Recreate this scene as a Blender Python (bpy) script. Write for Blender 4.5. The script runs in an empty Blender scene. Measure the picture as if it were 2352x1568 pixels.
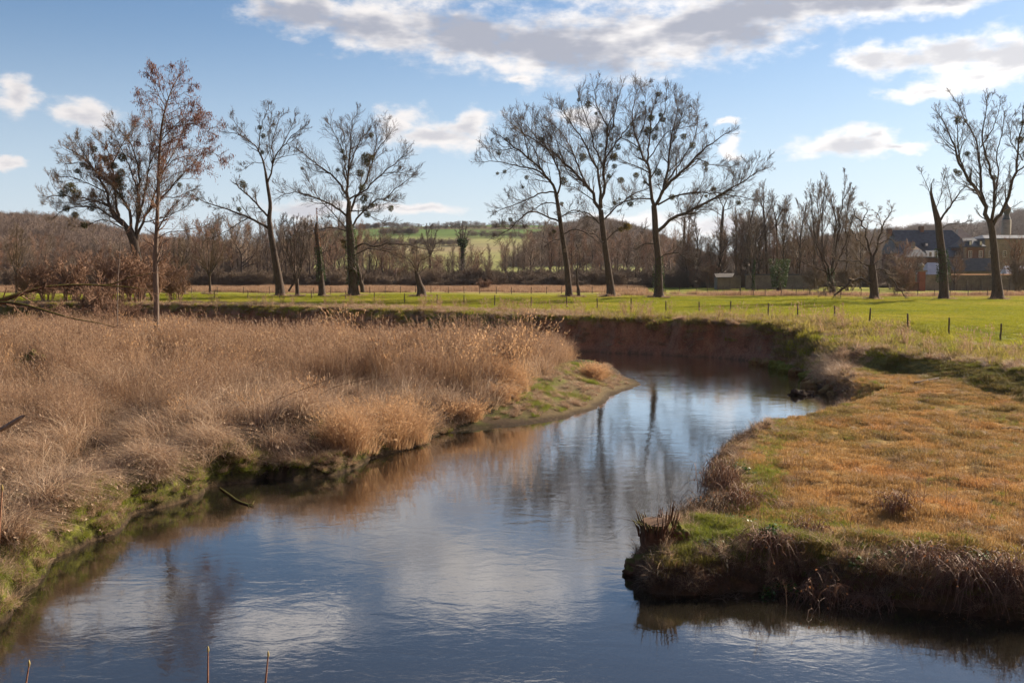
import bpy, math, random
import numpy as np
from mathutils import Vector
R = math.radians
rng = np.random.default_rng(7)
random.seed(7)
scene = bpy.context.scene
COL = scene.collection

# ------------------------------------------------------------------ camera
CAMZ, PITCH, FOC = 6.1, math.atan((784 - 622) / 2286.7), 2286.7
cam = bpy.data.objects.new('camera', bpy.data.cameras.new('camera'))
COL.objects.link(cam)
cam.data.lens = 35; cam.data.sensor_width = 36; cam.data.clip_start = 0.1; cam.data.clip_end = 9000
cam.location = (0, 0, CAMZ); cam.rotation_euler = (R(90) - PITCH, 0, 0)
scene.camera = cam

# ------------------------------------------------------------------ light
SUN_AZ, SUN_EL = R(52), R(27)          # azimuth clockwise from +Y
sd = bpy.data.lights.new('sun', 'SUN'); sd.energy = 5.0; sd.angle = R(0.53); sd.color = (1, .85, .66)
sun = bpy.data.objects.new('sun', sd); COL.objects.link(sun)
sdir = Vector((math.sin(SUN_AZ) * math.cos(SUN_EL), math.cos(SUN_AZ) * math.cos(SUN_EL), math.sin(SUN_EL)))
sun.rotation_euler = (-sdir).to_track_quat('-Z', 'Y').to_euler()
scene.view_settings.view_transform = 'Standard'; scene.view_settings.look = 'None'
scene.view_settings.gamma = 1; scene.view_settings.use_curve_mapping = False
scene.view_settings.exposure = 1.08
scene.cycles.use_denoising = True; scene.cycles.denoising_prefilter = 'ACCURATE'; scene.cycles.volume_bounces = 0; scene.cycles.use_adaptive_sampling = False
scene.cycles.sample_clamp_indirect = 6; scene.cycles.sample_clamp_direct = 12
scene.cycles.max_bounces = 8; scene.cycles.diffuse_bounces = 3; scene.cycles.glossy_bounces = 3
scene.cycles.transparent_max_bounces = 12; scene.cycles.transmission_bounces = 4
scene.cycles.caustics_reflective = False; scene.cycles.caustics_refractive = False

def pix(px, py, Y=None, z=None):
    """point of the place seen at (px, py) of the 2352 px wide photograph, at depth Y or height z"""
    cx, cy = (px - 1176) / FOC, (784 - py) / FOC
    d = np.array([cx, math.cos(PITCH) + cy * math.sin(PITCH), -math.sin(PITCH) + cy * math.cos(PITCH)])
    t = Y / d[1] if Y is not None else (z - CAMZ) / d[2]
    return np.array([0, 0, CAMZ]) + d * t

class NT:
    """small helper for node trees"""
    def __init__(s, tree): s.t = tree; s.n = tree.nodes; s.l = tree.links
    def __call__(s, typ, inputs=None, **kw):
        n = s.n.new(typ)
        for k, v in kw.items(): setattr(n, k, v)
        for k, v in (inputs or {}).items():
            sock = n.inputs[k]
            if isinstance(v, bpy.types.NodeSocket): s.l.new(v, sock)
            else:
                sock.default_value = v
        return n
    def math(s, op, a, b=None, c=None, clamp=False):
        i = {0: a}
        if b is not None: i[1] = b
        if c is not None: i[2] = c
        return s('ShaderNodeMath', i, operation=op, use_clamp=clamp).outputs[0]
    def vm(s, op, a, b=None, c=None):
        i = {0: a}
        if b is not None: i[1] = b
        if c is not None: i[2] = c
        return s('ShaderNodeVectorMath', i, operation=op)
    def noise(s, vec, scale, detail=4, rough=.55, dist=0, typ='FBM', dims='3D'):
        n = s('ShaderNodeTexNoise', {'Scale': scale, 'Detail': detail, 'Roughness': rough, 'Distortion': dist}, noise_dimensions=dims)
        if vec is not None: s.l.new(vec, n.inputs['Vector'])
        return n.outputs['Fac']
    def ramp(s, fac, stops, interp='LINEAR'):
        n = s('ShaderNodeValToRGB', {0: fac}); n.color_ramp.interpolation = interp
        e = n.color_ramp.elements
        while len(e) < len(stops): e.new(.5)
        for el, (p, c) in zip(e, stops):
            el.position = p; el.color = (*c, 1) if len(c) == 3 else c
        return n.outputs[0]
    def mix(s, f, a, b, mode='MIX'):
        n = s('ShaderNodeMix', data_type='RGBA', blend_type=mode)
        for k, v in ((0, f), (6, a), (7, b)):
            if isinstance(v, bpy.types.NodeSocket): s.l.new(v, n.inputs[k])
            else: n.inputs[k].default_value = v if k == 0 else ((*v, 1) if len(v) == 3 else v)
        return n.outputs[2]
    def sstep(s, v, a, b):
        return s('ShaderNodeMapRange', {0: v, 1: a, 2: b, 3: 0., 4: 1.}, interpolation_type='SMOOTHSTEP').outputs[0]

# ------------------------------------------------------------------ world: clear blue air with broken cumulus
world = bpy.data.worlds.new('World'); scene.world = world; world.use_nodes = True
W = NT(world.node_tree); W.n.clear()
sky = W('ShaderNodeTexSky', sky_type='NISHITA', sun_disc=False, sun_elevation=SUN_EL, sun_rotation=SUN_AZ,
        air_density=1.1, dust_density=.45, ozone_density=3.2, altitude=100)
tc = W('ShaderNodeTexCoord').outputs['Generated']
sep = W('ShaderNodeSeparateXYZ', {0: tc})
az = W.math('ARCTAN2', sep.outputs[0], sep.outputs[1])
elv = W.math('ARCSINE', sep.outputs[2])
ang = W('ShaderNodeCombineXYZ', {0: az, 1: elv, 2: 0.}).outputs[0]
# domain warp gives the ragged edges
wn = W('ShaderNodeTexNoise', {'Vector': W.vm('MULTIPLY', ang, (1, 1.7, 1)).outputs[0], 'Scale': 16., 'Detail': 7., 'Roughness': .58})
warp = W.vm('MULTIPLY', W.vm('SUBTRACT', wn.outputs['Color'], (.5, .5, .5)).outputs[0], (.085, .034, 0)).outputs[0]
wang = W.vm('ADD', ang, warp).outputs[0]
blobs = [  # centre and radii in photograph pixels
 (690,28,150,62),(880,62,190,80),(1080,88,230,80),(1270,118,300,88),(1450,92,330,104),(1650,52,310,98),(1880,12,310,62),
 (2160,-10,300,48),(1190,182,56,20),(960,-40,300,70),(1500,-50,400,70),
 (22,218,64,54),(196,262,84,40),(10,374,58,18),
 (925,282,72,54),(1010,312,130,42),(1085,288,66,46),(1340,268,95,34),(1690,340,44,32),(1682,283,46,13),
 (1930,338,150,36),(1985,312,70,26),(2060,338,90,14),(2030,138,110,44),(2180,128,150,48),(2310,128,100,66),(2130,214,110,26),(2240,180,130,36),
 (740,478,190,26),(950,482,150,20),(1450,508,230,24),(1660,530,190,34),(2120,508,130,22),
 (210,-175,230,75),(640,-235,230,60),(1130,-130,330,90),(1850,-215,300,85),(2420,-120,200,80),
]
dmin = dbig = None
for k_, (bx, by, rx, ry) in enumerate(blobs):
    v = pix(bx, by, Y=10) - np.array([0, 0, CAMZ]); v /= np.linalg.norm(v)
    a, e = math.atan2(v[0], v[1]), math.asin(v[2])
    sx, sy = FOC / rx, FOC / ry
    ln = W.vm('LENGTH', W.vm('MULTIPLY_ADD', wang, (sx, sy, 0), (-a * sx, -e * sy, 0)).outputs[0]).outputs['Value']
    dmin = ln if dmin is None else W('ShaderNodeMath', {0: dmin, 1: ln, 2: .35}, operation='SMOOTH_MIN').outputs[0]
    if rx * ry > 9000: dbig = ln if dbig is None else W('ShaderNodeMath', {0: dbig, 1: ln, 2: .35}, operation='SMOOTH_MIN').outputs[0]
dens = W.math('SUBTRACT', 1.0, dmin)
# the rest of the sky: scattered clouds on a plane overhead (above 22 degrees and round the sides)
zc = W.math('MAXIMUM', sep.outputs[2], .06)
pl = W.vm('DIVIDE', tc, W('ShaderNodeCombineXYZ', {0: zc, 1: zc, 2: zc}).outputs[0]).outputs[0]
far_n = W.noise(pl, .75, 6, .55)
far_d = W.math('MULTIPLY', W.math('SUBTRACT', far_n, .53), 3.5)
outside = W.math('MAXIMUM', W.sstep(elv, R(19.5), R(25)), W.sstep(W.math('ABSOLUTE', az), R(29), R(36)))
far_d = W.math('ADD', W.math('MULTIPLY', far_d, outside), W.math('MULTIPLY', W.math('SUBTRACT', 1., outside), -1.))
dens = W.math('MAXIMUM', dens, far_d)
fine = W.noise(W.vm('MULTIPLY', ang, (1, 1.9, 1)).outputs[0], 42., 7, .6)
dens2 = W.math('ADD', dens, W.math('MULTIPLY', W.math('SUBTRACT', fine, .5), 1.2))
mask = W.math('POWER', W.sstep(dens2, -.02, .70), 1.2)
shade_n = W.noise(W.vm('MULTIPLY', ang, (1, 2.6, 1)).outputs[0], 11., 4, .55)
coreb = W.sstep(W.math('ADD', W.math('MAXIMUM', W.math('SUBTRACT', 1., dbig), far_d), W.math('MULTIPLY', W.math('SUBTRACT', shade_n, .5), 2.4)), .20, .85)
cores = W.sstep(W.math('ADD', dens, W.math('MULTIPLY', W.math('SUBTRACT', shade_n, .5), 2.6)), .45, 1.1)
core = W.math('MAXIMUM', coreb, W.math('MULTIPLY', cores, .6))
glow = W.vm('DOT_PRODUCT', tc, tuple(sdir)).outputs['Value']       # nearer to the sun the cloud edge is brighter
glow = W.math('POWER', W.math('MAXIMUM', glow, 0.), 3.)
lit = W.mix(glow, (8.4, 8.0, 7.9), (12.5, 12.2, 12.0))
lit = W.vm('SCALE', lit); lit.inputs['Scale'].default_value = 1.; W.l.new(W.math('MULTIPLY_ADD', W.sstep(elv, R(15.5), R(20)), .95, 1.), lit.inputs['Scale']); lit = lit.outputs[0]
ccol = W.mix(W.math('MULTIPLY', core, W.math('SUBTRACT', .9, W.math('MULTIPLY', W.sstep(elv, R(14), R(19)), .6))), lit, (3.5, 3.8, 4.7))
skyc = W.mix(1., sky.outputs[0], (.90, .975, 1.07), 'MULTIPLY')
lift = W.mix(W.math('MULTIPLY', W.sstep(elv, R(15), R(0)), .62), skyc, (7.4, 8.3, 9.8))
fin = W.mix(mask, lift, ccol)
bg = W('ShaderNodeBackground', {'Color': fin, 'Strength': .0505})
W('ShaderNodeOutputWorld', {'Surface': bg.outputs[0]})

# ------------------------------------------------------------------ numpy noise
_perm = np.random.default_rng(3).random((256, 256))
def vnoise(x, y):
    xi = np.floor(x).astype(int); yi = np.floor(y).astype(int)
    fx = x - xi; fy = y - yi
    fx = fx * fx * (3 - 2 * fx); fy = fy * fy * (3 - 2 * fy)
    g = lambda a, b: _perm[a & 255, b & 255]
    return (g(xi, yi) * (1 - fx) + g(xi + 1, yi) * fx) * (1 - fy) + (g(xi, yi + 1) * (1 - fx) + g(xi + 1, yi + 1) * fx) * fy
def fbm(x, y, s, o=4):
    v, a, t = 0, 1, 0
    for k in range(o):
        v = v + a * vnoise(x * s + 17.3 * k, y * s + 9.1 * k); t += a; a *= .5; s = s * 2.03
    return v / t
def ss(v, a, b):
    t = np.clip((v - a) / (b - a), 0, 1); return t * t * (3 - 2 * t)

# ------------------------------------------------------------------ mesh helpers
def link(name, me, mat=None, parent=None, kind=None):
    o = bpy.data.objects.new(name, me); COL.objects.link(o)
    if mat is not None and me is not None and not me.materials: me.materials.append(mat)
    if parent is not None: o.parent = parent
    if kind: o['kind'] = kind
    return o
def thing(name, label, cat, loc=(0, 0, 0), group=None):
    o = bpy.data.objects.new(name, None); COL.objects.link(o); o.location = [float(c) for c in loc]
    o.empty_display_size = .2
    return tag(o, label, cat, group)
def tag(o, label, cat, group=None):
    o['label'] = label; o['category'] = cat
    if group: o['group'] = group
    return o
def np_mesh(name, V, F, smooth=True, attrs=None):
    """V (n,3); F (m,k) array of equal polygons"""
    me = bpy.data.meshes.new(name); V = np.asarray(V, np.float32); F = np.asarray(F, np.int32)
    me.vertices.add(len(V)); me.vertices.foreach_set('co', V.ravel())
    k = F.shape[1]
    me.loops.add(F.size); me.loops.foreach_set('vertex_index', F.ravel())
    me.polygons.add(len(F)); me.polygons.foreach_set('loop_start', np.arange(len(F), dtype=np.int32) * k)
    me.polygons.foreach_set('loop_total', np.full(len(F), k, np.int32))
    if smooth: me.polygons.foreach_set('use_smooth', np.ones(len(F), bool))
    for nm, a in (attrs or {}).items():
        a = np.asarray(a, np.float32)
        if a.ndim == 1: me.attributes.new(nm, 'FLOAT', 'POINT').data.foreach_set('value', a)
        else:
            c = np.ones((len(a), 4), np.float32); c[:, :3] = a
            me.attributes.new(nm, 'FLOAT_COLOR', 'POINT').data.foreach_set('color', c.ravel())
    me.update(calc_edges=True); return me
def nrm(v): return v / np.maximum(np.linalg.norm(v, axis=-1, keepdims=True), 1e-9)
def tubes(groups, sides=3):
    """groups: list of (P[N,n,3], R[N,n]); gives V, F, per-vertex random"""
    Vs, Fs, Rs, off = [], [], [], 0
    for g in groups:
        P, Rd = g[0], g[1]; sd_ = g[2] if len(g) > 2 else sides
        N, n, _ = P.shape
        if N == 0: continue
        T = np.empty_like(P); T[:, 1:-1] = P[:, 2:] - P[:, :-2]; T[:, 0] = P[:, 1] - P[:, 0]; T[:, -1] = P[:, -1] - P[:, -2]
        T = nrm(T)
        ref = np.where(np.abs(T[:, :1, 2:3]) > .8, np.array([1., .2, 0.]), np.array([0., 0.1, 1.]))
        A = nrm(np.cross(T, np.broadcast_to(ref, T.shape))); B = np.cross(T, A)
        th = np.arange(sd_) * 2 * np.pi / sd_
        ring = P[:, :, None] + Rd[:, :, None, None] * (A[:, :, None] * np.cos(th)[None, None, :, None] + B[:, :, None] * np.sin(th)[None, None, :, None])
        V = ring.reshape(-1, 3)
        i = (np.arange(N)[:, None, None] * n + np.arange(n - 1)[None, :, None]) * sd_
        j = np.arange(sd_)[None, None, :]; j2 = (j + 1) % sd_
        F = np.stack([i + j, i + j2, i + sd_ + j2, i + sd_ + j], -1).reshape(-1, 4) + off
        Vs.append(V); Fs.append(F); Rs.append(np.repeat(rng.random(N), n * sd_)); off += len(V)
    return np.concatenate(Vs), np.concatenate(Fs), np.concatenate(Rs)
def tube_mesh(name, groups, sides=3):
    V, F, r = tubes(groups, sides)
    return np_mesh(name, V, F, True, {'rnd': r})
def resample(P, n, smooth=1):
    P = np.asarray(P, float); c = np.r_[0, np.cumsum(np.linalg.norm(np.diff(P[:, :3], axis=0), axis=1))]
    t = np.linspace(0, c[-1], n); Q = np.stack([np.interp(t, c, P[:, k]) for k in range(P.shape[1])], 1)
    for _ in range(smooth): Q[1:-1] = (Q[:-2] + 2 * Q[1:-1] + Q[2:]) / 4
    return Q
def children(P, Rd, m, t0, t1, ang, length, n, up, wob, rf, rmin, g=rng, absolute=False):
    N, k, _ = P.shape
    t = t0 + (t1 - t0) * (np.arange(m)[None] + g.random((N, m))) / m
    fi = np.clip(t * (k - 1), 0, k - 1.001); i = fi.astype(int); fr = (fi - i)[..., None]
    ar = np.arange(N)[:, None]
    base = P[ar, i] * (1 - fr) + P[ar, i + 1] * fr; tan = nrm(P[ar, i + 1] - P[ar, i])
    rad = Rd[ar, i] * (1 - fr[..., 0]) + Rd[ar, i + 1] * fr[..., 0]
    pl_ = np.linalg.norm(np.diff(P, axis=1), axis=2).sum(1)[:, None]
    perp = nrm(np.cross(g.normal(size=(N, m, 3)), tan))
    a = ang * (.7 + .6 * g.random((N, m, 1)))
    d = np.cos(a) * tan + np.sin(a) * perp
    L = (length if absolute else pl_ * length) * (1.15 - .6 * t) * (.6 + .8 * g.random((N, m)))
    pts = [base]; p = base
    for _ in range(n - 1):
        d = nrm(d + np.array([0, 0, up]) + g.normal(size=d.shape) * wob)
        p = p + d * (L / (n - 1))[..., None]; pts.append(p)
    Q = np.stack(pts, 2).reshape(N * m, n, 3)
    r0 = np.maximum(rad * rf, rmin).reshape(-1, 1)
    return Q, r0 * np.linspace(1, 0, n)[None] + rmin * np.linspace(0, 1, n)[None] * .7

# ------------------------------------------------------------------ materials
def mat(name):
    m = bpy.data.materials.new(name); m.use_nodes = True; m.node_tree.nodes.clear(); return m, NT(m.node_tree)
def out(T, sh): T('ShaderNodeOutputMaterial', {'Surface': sh})
def bsdf(T, col, rough=.8, normal=None, spec=.25, **kw):
    i = {'Roughness': rough, 'Specular IOR Level': spec}; i.update(kw)
    n = T('ShaderNodeBsdfPrincipled', i)
    if isinstance(col, bpy.types.NodeSocket): T.l.new(col, n.inputs['Base Color'])
    else: n.inputs['Base Color'].default_value = (*col, 1)
    if normal is not None: T.l.new(normal, n.inputs['Normal'])
    return n.outputs[0]
def rough_mat(name, stops, scale=3., bump=.4, bscale=None, rough=.9, dist=.03, spec=.2):
    """noise-coloured rough solid with fine relief"""
    m, T = mat(name); tcn = T('ShaderNodeTexCoord').outputs['Object']
    n = T.noise(tcn, scale, 6, .62)
    col = T.ramp(n, [(.3 + .4 * i / max(1, len(stops) - 1), c) for i, c in enumerate(stops)])
    b = T('ShaderNodeBump', {'Strength': bump, 'Distance': dist, 'Height': T.noise(tcn, bscale or scale * 5, 5, .6)})
    out(T, bsdf(T, col, rough, b.outputs[0], spec)); return m
def bark_mat(name, c1, c2, moss=None):
    m, T = mat(name); tcn = T('ShaderNodeTexCoord').outputs['Object']
    v = T.vm('MULTIPLY', tcn, (1, 1, .22)).outputs[0]
    n = T.noise(v, 9., 6, .65)
    col = T.ramp(n, [(.32, c1), (.68, c2)])
    if moss:
        g = T('ShaderNodeNewGeometry').outputs['Normal']
        up_ = T('ShaderNodeSeparateXYZ', {0: g}).outputs[2]
        mk = T.sstep(T.math('ADD', up_, T.math('MULTIPLY', T.noise(tcn, 5., 4), .9)), .55, 1.)
        col = T.mix(mk, col, moss)
    b = T('ShaderNodeBump', {'Strength': .7, 'Distance': .04, 'Height': n})
    out(T, bsdf(T, col, .9, b.outputs[0], .15)); return m
def blade_mat(name, cols, trans=.45, rough=.6, spec=.25):
    """leaf or blade; colours vary from piece to piece and from tuft to tuft; thin enough to let light through"""
    m, T = mat(name)
    a = T('ShaderNodeAttribute', attribute_name='rnd').outputs['Fac']
    oi = T('ShaderNodeObjectInfo').outputs['Random']
    f = T.math('FRACT', T.math('ADD', T.math('MULTIPLY', a, .75), T.math('MULTIPLY', oi, 1.)))
    col = T.ramp(f, [(i / (len(cols) - 1), c) for i, c in enumerate(cols)])
    p = bsdf(T, col, rough, None, spec)
    tr = T('ShaderNodeBsdfTranslucent', {'Color': col}).outputs[0]
    out(T, T('ShaderNodeMixShader', {0: trans, 1: p, 2: tr}).outputs[0]); return m
def tint_mat(name, mul, trans=.4):
    """short grass that takes the colour of the ground it stands on, varied blade by blade"""
    m, T = mat(name); t = T('ShaderNodeAttribute', attribute_name='tint', attribute_type='INSTANCER').outputs['Color']
    a = T('ShaderNodeAttribute', attribute_name='rnd').outputs['Fac']
    col = T.mix(1., t, T.ramp(a, [(0, tuple(c * .65 for c in mul)), (.5, mul), (1, tuple(c * 1.6 for c in mul))]), 'MULTIPLY')
    p = bsdf(T, col, .6, None, .2); tr = T('ShaderNodeBsdfTranslucent', {'Color': col}).outputs[0]
    out(T, T('ShaderNodeMixShader', {0: trans, 1: p, 2: tr}).outputs[0]); return m
def twig_mat(name, cols):
    m, T = mat(name)
    a = T('ShaderNodeAttribute', attribute_name='rnd').outputs['Fac']
    out(T, bsdf(T, T.ramp(a, [(i / (len(cols) - 1), c) for i, c in enumerate(cols)]), .75, None, .2)); return m
# ------------------------------------------------------------------ the lie of the land
def poly(pts): return np.array([[*pix(a, b, z=z)[:2]] for a, b, z in pts])
def w0(a, b): return (a, b, 0.)
front_shore = [w0(-420, 1900), w0(-180, 1620), w0(-60, 1500), w0(0, 1425), w0(40, 1372), w0(85, 1345), w0(98, 1310), w0(112, 1282), w0(200, 1248), w0(262, 1226), w0(285, 1198), w0(310, 1178), w0(390, 1163), w0(450, 1143),
    w0(462, 1122), w0(520, 1112), w0(575, 1108), w0(605, 1096), w0(660, 1104), w0(720, 1096), w0(775, 1090), w0(815, 1076), w0(850, 1052), w0(900, 1040), w0(950, 1024), w0(1000, 1002), w0(1060, 988), w0(1150, 978), w0(1230, 970),
    w0(1290, 960), w0(1370, 938), w0(1400, 910), w0(1440, 894), w0(1470, 884), w0(1462, 874), w0(1425, 862), w0(1408, 848), w0(1385, 838)]
back = [(4.5, 66), (-2, 69), (-9, 73), (-20, 79), (-34, 85), (-60, 91), (-100, 94)]
far_top = [(-300, 698, 2.5), (200, 699, 2.5), (450, 702, 2.5), (620, 706, 2.5), (900, 713, 2.5), (1100, 721, 2.5), (1300, 729, 2.5), (1500, 734, 2.5), (1650, 738, 2.5), (1740, 744, 2.43), (1790, 759, 2.1), (1818, 779, 1.85),
    (1850, 787, 1.85), (1900, 793, 1.9), (2000, 806, 1.9), (2100, 818, 1.9), (2200, 827, 1.9), (2352, 848, 1.9), (2600, 885, 1.9), (3200, 960, 1.9)]
FT = poly(far_top)
right_shore = [w0(1762, 833), w0(1800, 846), w0(1832, 856), w0(1868, 878), w0(1895, 898), w0(1925, 913), w0(1938, 932), w0(1905, 962), w0(1832, 992), w0(1780, 1008), w0(1722, 1024), w0(1700, 1052), w0(1662, 1066), w0(1640, 1105),
    w0(1620, 1150), w0(1612, 1198), w0(1585, 1222), w0(1530, 1250), w0(1478, 1290), w0(1468, 1330), w0(1488, 1362), w0(1560, 1366), w0(1700, 1360), w0(1850, 1352), w0(1950, 1372), w0(2100, 1392), w0(2352, 1420), w0(2700, 1450), w0(3600, 1470)]
fs = poly(front_shore); rs = poly(right_shore)
far_foot = FT[:10].copy(); far_foot[:, 1] -= 1.15
WP = np.concatenate([fs, np.array(back), [[-200, 104], [-200, 118]], [[-120, 116]], far_foot[1:-1], rs, [[60, -40], [-60, -40], [-40, 4]]])
FP = np.concatenate([[[-900, 108], [-120, 110]], FT[1:], [[60, 20], [120, 10], [900, 0], [900, 4000], [-900, 4000]]])
def seg_dist(x, y, P):
    best = np.full(x.shape, 1e9); n = len(P)
    ins = np.zeros(x.shape, bool)
    for i in range(n):
        ax, ay = P[i]; bx, by = P[(i + 1) % n]; dx, dy = bx - ax, by - ay
        t = np.clip(((x - ax) * dx + (y - ay) * dy) / (dx * dx + dy * dy + 1e-12), 0, 1)
        best = np.minimum(best, (x - ax - t * dx) ** 2 + (y - ay - t * dy) ** 2)
        c = (ay > y) != (by > y)
        ins ^= c & (x < (bx - ax) * (y - ay) / (by - ay + 1e-12) + ax)
    return np.sqrt(best), ins
_ks = np.array([(*pix(60, 1350, z=0)[:2], 2.6), (*pix(300, 1180, z=0)[:2], 1.8), (*pix(520, 1110, z=0)[:2], 2.4), (*pix(700, 1095, z=0)[:2], 2.2), (*pix(900, 1040, z=0)[:2], .9), (*pix(1030, 990, z=0)[:2], .45),
    (*pix(1200, 975, z=0)[:2], .22), (*pix(1370, 935, z=0)[:2], .16), (*pix(1440, 885, z=0)[:2], .13), (*pix(1400, 845, z=0)[:2], .5), (-10, 77, .8), (-40, 92, .8),
    (*pix(1300, 812, z=0)[:2], 3.), (*pix(1500, 815, z=0)[:2], 3.), (*pix(1700, 826, z=0)[:2], 3.), (*pix(1830, 850, z=0)[:2], 1.1), (*pix(1880, 885, z=0)[:2], 1.0), (*pix(1930, 920, z=0)[:2], 2.2), (*pix(1900, 965, z=0)[:2], .5), (*pix(1800, 1000, z=0)[:2], .6),
    (*pix(1700, 1050, z=0)[:2], 1.6), (*pix(1630, 1150, z=0)[:2], 2.4), (*pix(1500, 1270, z=0)[:2], 1.5), (*pix(1600, 1365, z=0)[:2], 1.1), (*pix(1900, 1360, z=0)[:2], 1.3), (*pix(2300, 1415, z=0)[:2], 1.6), (-20, 105, 3.), (-60, 112, 3.), (40, 16, 3.)])
_hum = [(*pix(a, b, z=.4)[:2], r, z) for a, b, r, z in ((40, 1270, 1.1, .35), (170, 1190, 1.0, .35), (260, 1160, .8, .3), (340, 1110, .8, .35), (420, 1090, .7, .3), (505, 1070, .9, .35), (700, 1030, 1.3, .35), (780, 1020, 1.2, .4), (1560, 1265, .45, .22), (1625, 1240, .6, .25), (1700, 1270, .5, .2), (1780, 1260, .5, .16), (1860, 1285, .6, .2), (1990, 1280, .7, .2), (2120, 1290, .8, .22), (2260, 1300, .7, .22), (1870, 1095, .6, .16), (2330, 985, .5, .16), (2140, 1200, 1.1, .14), (1720, 1160, .5, .14))]
def land(x, y, full=False):
    x = np.asarray(x, float); y = np.asarray(y, float)
    jx = (fbm(x, y, .8, 3) - .5) * (.9 + 1.1 * ss(y, 56, 66)) + (fbm(x, y, .22, 2) - .5) * 1.6 * ss(y, 56, 66); jy = (fbm(x + 40, y - 9, .8, 3) - .5) * (.9 + 1.1 * ss(y, 56, 66))
    gl = (fbm(x * 1.6, y * .6, 1.1, 4) - .5)
    dW, inW = seg_dist(x + jx * .55, y + jy * .55, WP); dW = np.where(inW, -dW, dW)
    dF, inF = seg_dist(x + jx * .8 + gl * .5, y + jy * .8, FP); dF = np.where(inF, dF, -dF)
    K = 0; Wt = 0
    for kx, ky, kk in _ks:
        w = 1 / ((x - kx) ** 2 + (y - ky) ** 2 + .5) ** 1.5; K = K + w * kk; Wt = Wt + w
    K = K / Wt
    zF = 1.9 + .6 * ss(y, 58, 67) + .25 * ss(y, 120, 400) * 0
    right = ss(x - np.interp(y, [15, 20, 28, 40, 53, 62], [-1, 0, 2, 5, 11, 12]), -.7, .7) * (y < 62)
    low_r = .50 + .67 * ss(y, 18, 44) + .35 * (fbm(x, y, .16, 3) - .5) * ss(y, 18, 26) + .035 * ss(x, 10, 20) * 0
    low_l = .50 + .35 * ss(dW, 0, 6) * (1 - ss(y, 50, 64)) - .12 * ss(y, 50, 64) + .75 * (fbm(x + 5, y - 3, .62, 2) - .5) * ss(dW, .6, 2.5) + .5 * (fbm(x, y, .3, 3) - .5)
    low = low_r * right + low_l * (1 - right)
    wslope = np.where(right > .5, 2.4 * ss(x, 17.6, 20.5) + .9, .7)
    f = ss(dF, -wslope, .25)
    h = low + (zF - low) * f
    micro = .16 * (fbm(x, y, 1.9, 4) - .5) + .06 * (fbm(x, y, 7., 3) - .5)
    fieldm = ss(dF, 6, 12)
    h = h + .5 * (fbm(x, y, 1.0, 3) - .5) * (1 - ss(dW, 1., 4.)) * ss(y, 42, 48) * ss(x, 9, 13)
    h = h + right * (.20 * (fbm(x, y, .75, 3) - .5) + .10 * (fbm(x, y, 3.2, 3) - .5)) * (f < .2)
    h = h + .38 * (fbm(x, y, 1.15, 3) - .5) * ss(dF, 0, 1.5) * (1 - ss(dF, 6, 10)) * ss(x, 8, 15)
    h = h + micro * (1 - .8 * fieldm) + .45 * (fbm(x, y, .06, 3) - .5) * ss(dF, 6, 25)
    lip = np.exp(-((dF - .6) / .9) ** 2)
    h = h + .22 * (fbm(x, y, 1.2, 3) - .35) * lip
    for hx, hy, hr, hz in _hum: h = h + 1.25 * hz * np.exp(-((x - hx) ** 2 + (y - hy) ** 2) / hr ** 2)
    prof = K * np.maximum(dW, 0) ** .85 * (.75 + .5 * fbm(x, y, 1.3, 3))
    hw = np.minimum(h, prof + .03)
    bed = -np.minimum(.25 + .75 * ss(-dW, .3, 4), np.maximum(-dW, 0) * .6) + .08 * (fbm(x, y, 1.1, 3) - .5)
    h = np.where(dW > 0, hw, bed)
    emb = 4.4 - .55 * y
    h = np.where(y < 8, np.maximum(h, emb), h)
    h = np.where(y > 300, h, h)
    if full: return h, dW, dF, right, f
    return h
def ground_z(x, y): return float(land(np.array([x]), np.array([y]))[0])
def drop(px, py, z=2.5):
    """point of the ground seen at a pixel"""
    for _ in range(6):
        p = pix(px, py, z=z); z = .5 * z + .5 * ground_z(p[0], p[1])
    p = pix(px, py, z=z); p[2] = ground_z(p[0], p[1]); return p

# ground disc, finest where the photograph looks
th = np.unique(np.concatenate([np.linspace(-180, -80, 21), np.linspace(-80, -31, 60), np.linspace(-31, 31, 400), np.linspace(31, 80, 60), np.linspace(80, 180, 21)]))
rr = [0.5]
while rr[-1] < 1750:
    r_ = rr[-1]
    st = .6 if r_ < 12 else (r_ * .008 if r_ < 56 else (.28 if r_ < 82 else (.5 if r_ < 112 else (r_ * .014 if r_ < 320 else r_ * .05))))
    rr.append(r_ + st)
rr = np.array(rr)
TH, RR = np.meshgrid(R(1) * th, rr, indexing='ij')
GX, GY = np.sin(TH) * RR, np.cos(TH) * RR
H, dW, dF, right, fF = land(GX.ravel(), GY.ravel(), True)
X, Y = GX.ravel(), GY.ravel()
def mixc(a, b, t): return a * (1 - t[:, None]) + np.asarray(b)[None] * t[:, None]
n1, n2, n3 = fbm(X, Y, .09, 4), fbm(X + 50, Y, .45, 4), fbm(X, Y + 80, 2.2, 3)
C = np.tile(np.array([.215, .215, .016]), (len(X), 1))                     # meadow grass
C = mixc(C, (.27, .24, .035), ss(n1, .45, .7)); C = mixc(C, (.13, .155, .014), ss(n2, .5, .75) * .7)
pxs = X / np.maximum(Y, 1) * FOC + 1176
straw = ss(Y, 158, 170) * (1 - ss(pxs, 1330, 1500)) * (.75 + .25 * ss(n2, .4, .6)) * (1 - .6 * ss(Y, 210, 260) * ss(n1, .4, .55))
C = mixc(C, (.27, .175, .095), straw)
strip = np.exp(-((Y - 149) / 7) ** 2) * ss(pxs, 1300, 1500) * ss(n2, .35, .5)
C = mixc(C, (.24, .15, .085), strip)
edge = (1 - ss(dF, 2.5, 8 + 6 * n2)) * ss(dF, -.5, .5)
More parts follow.
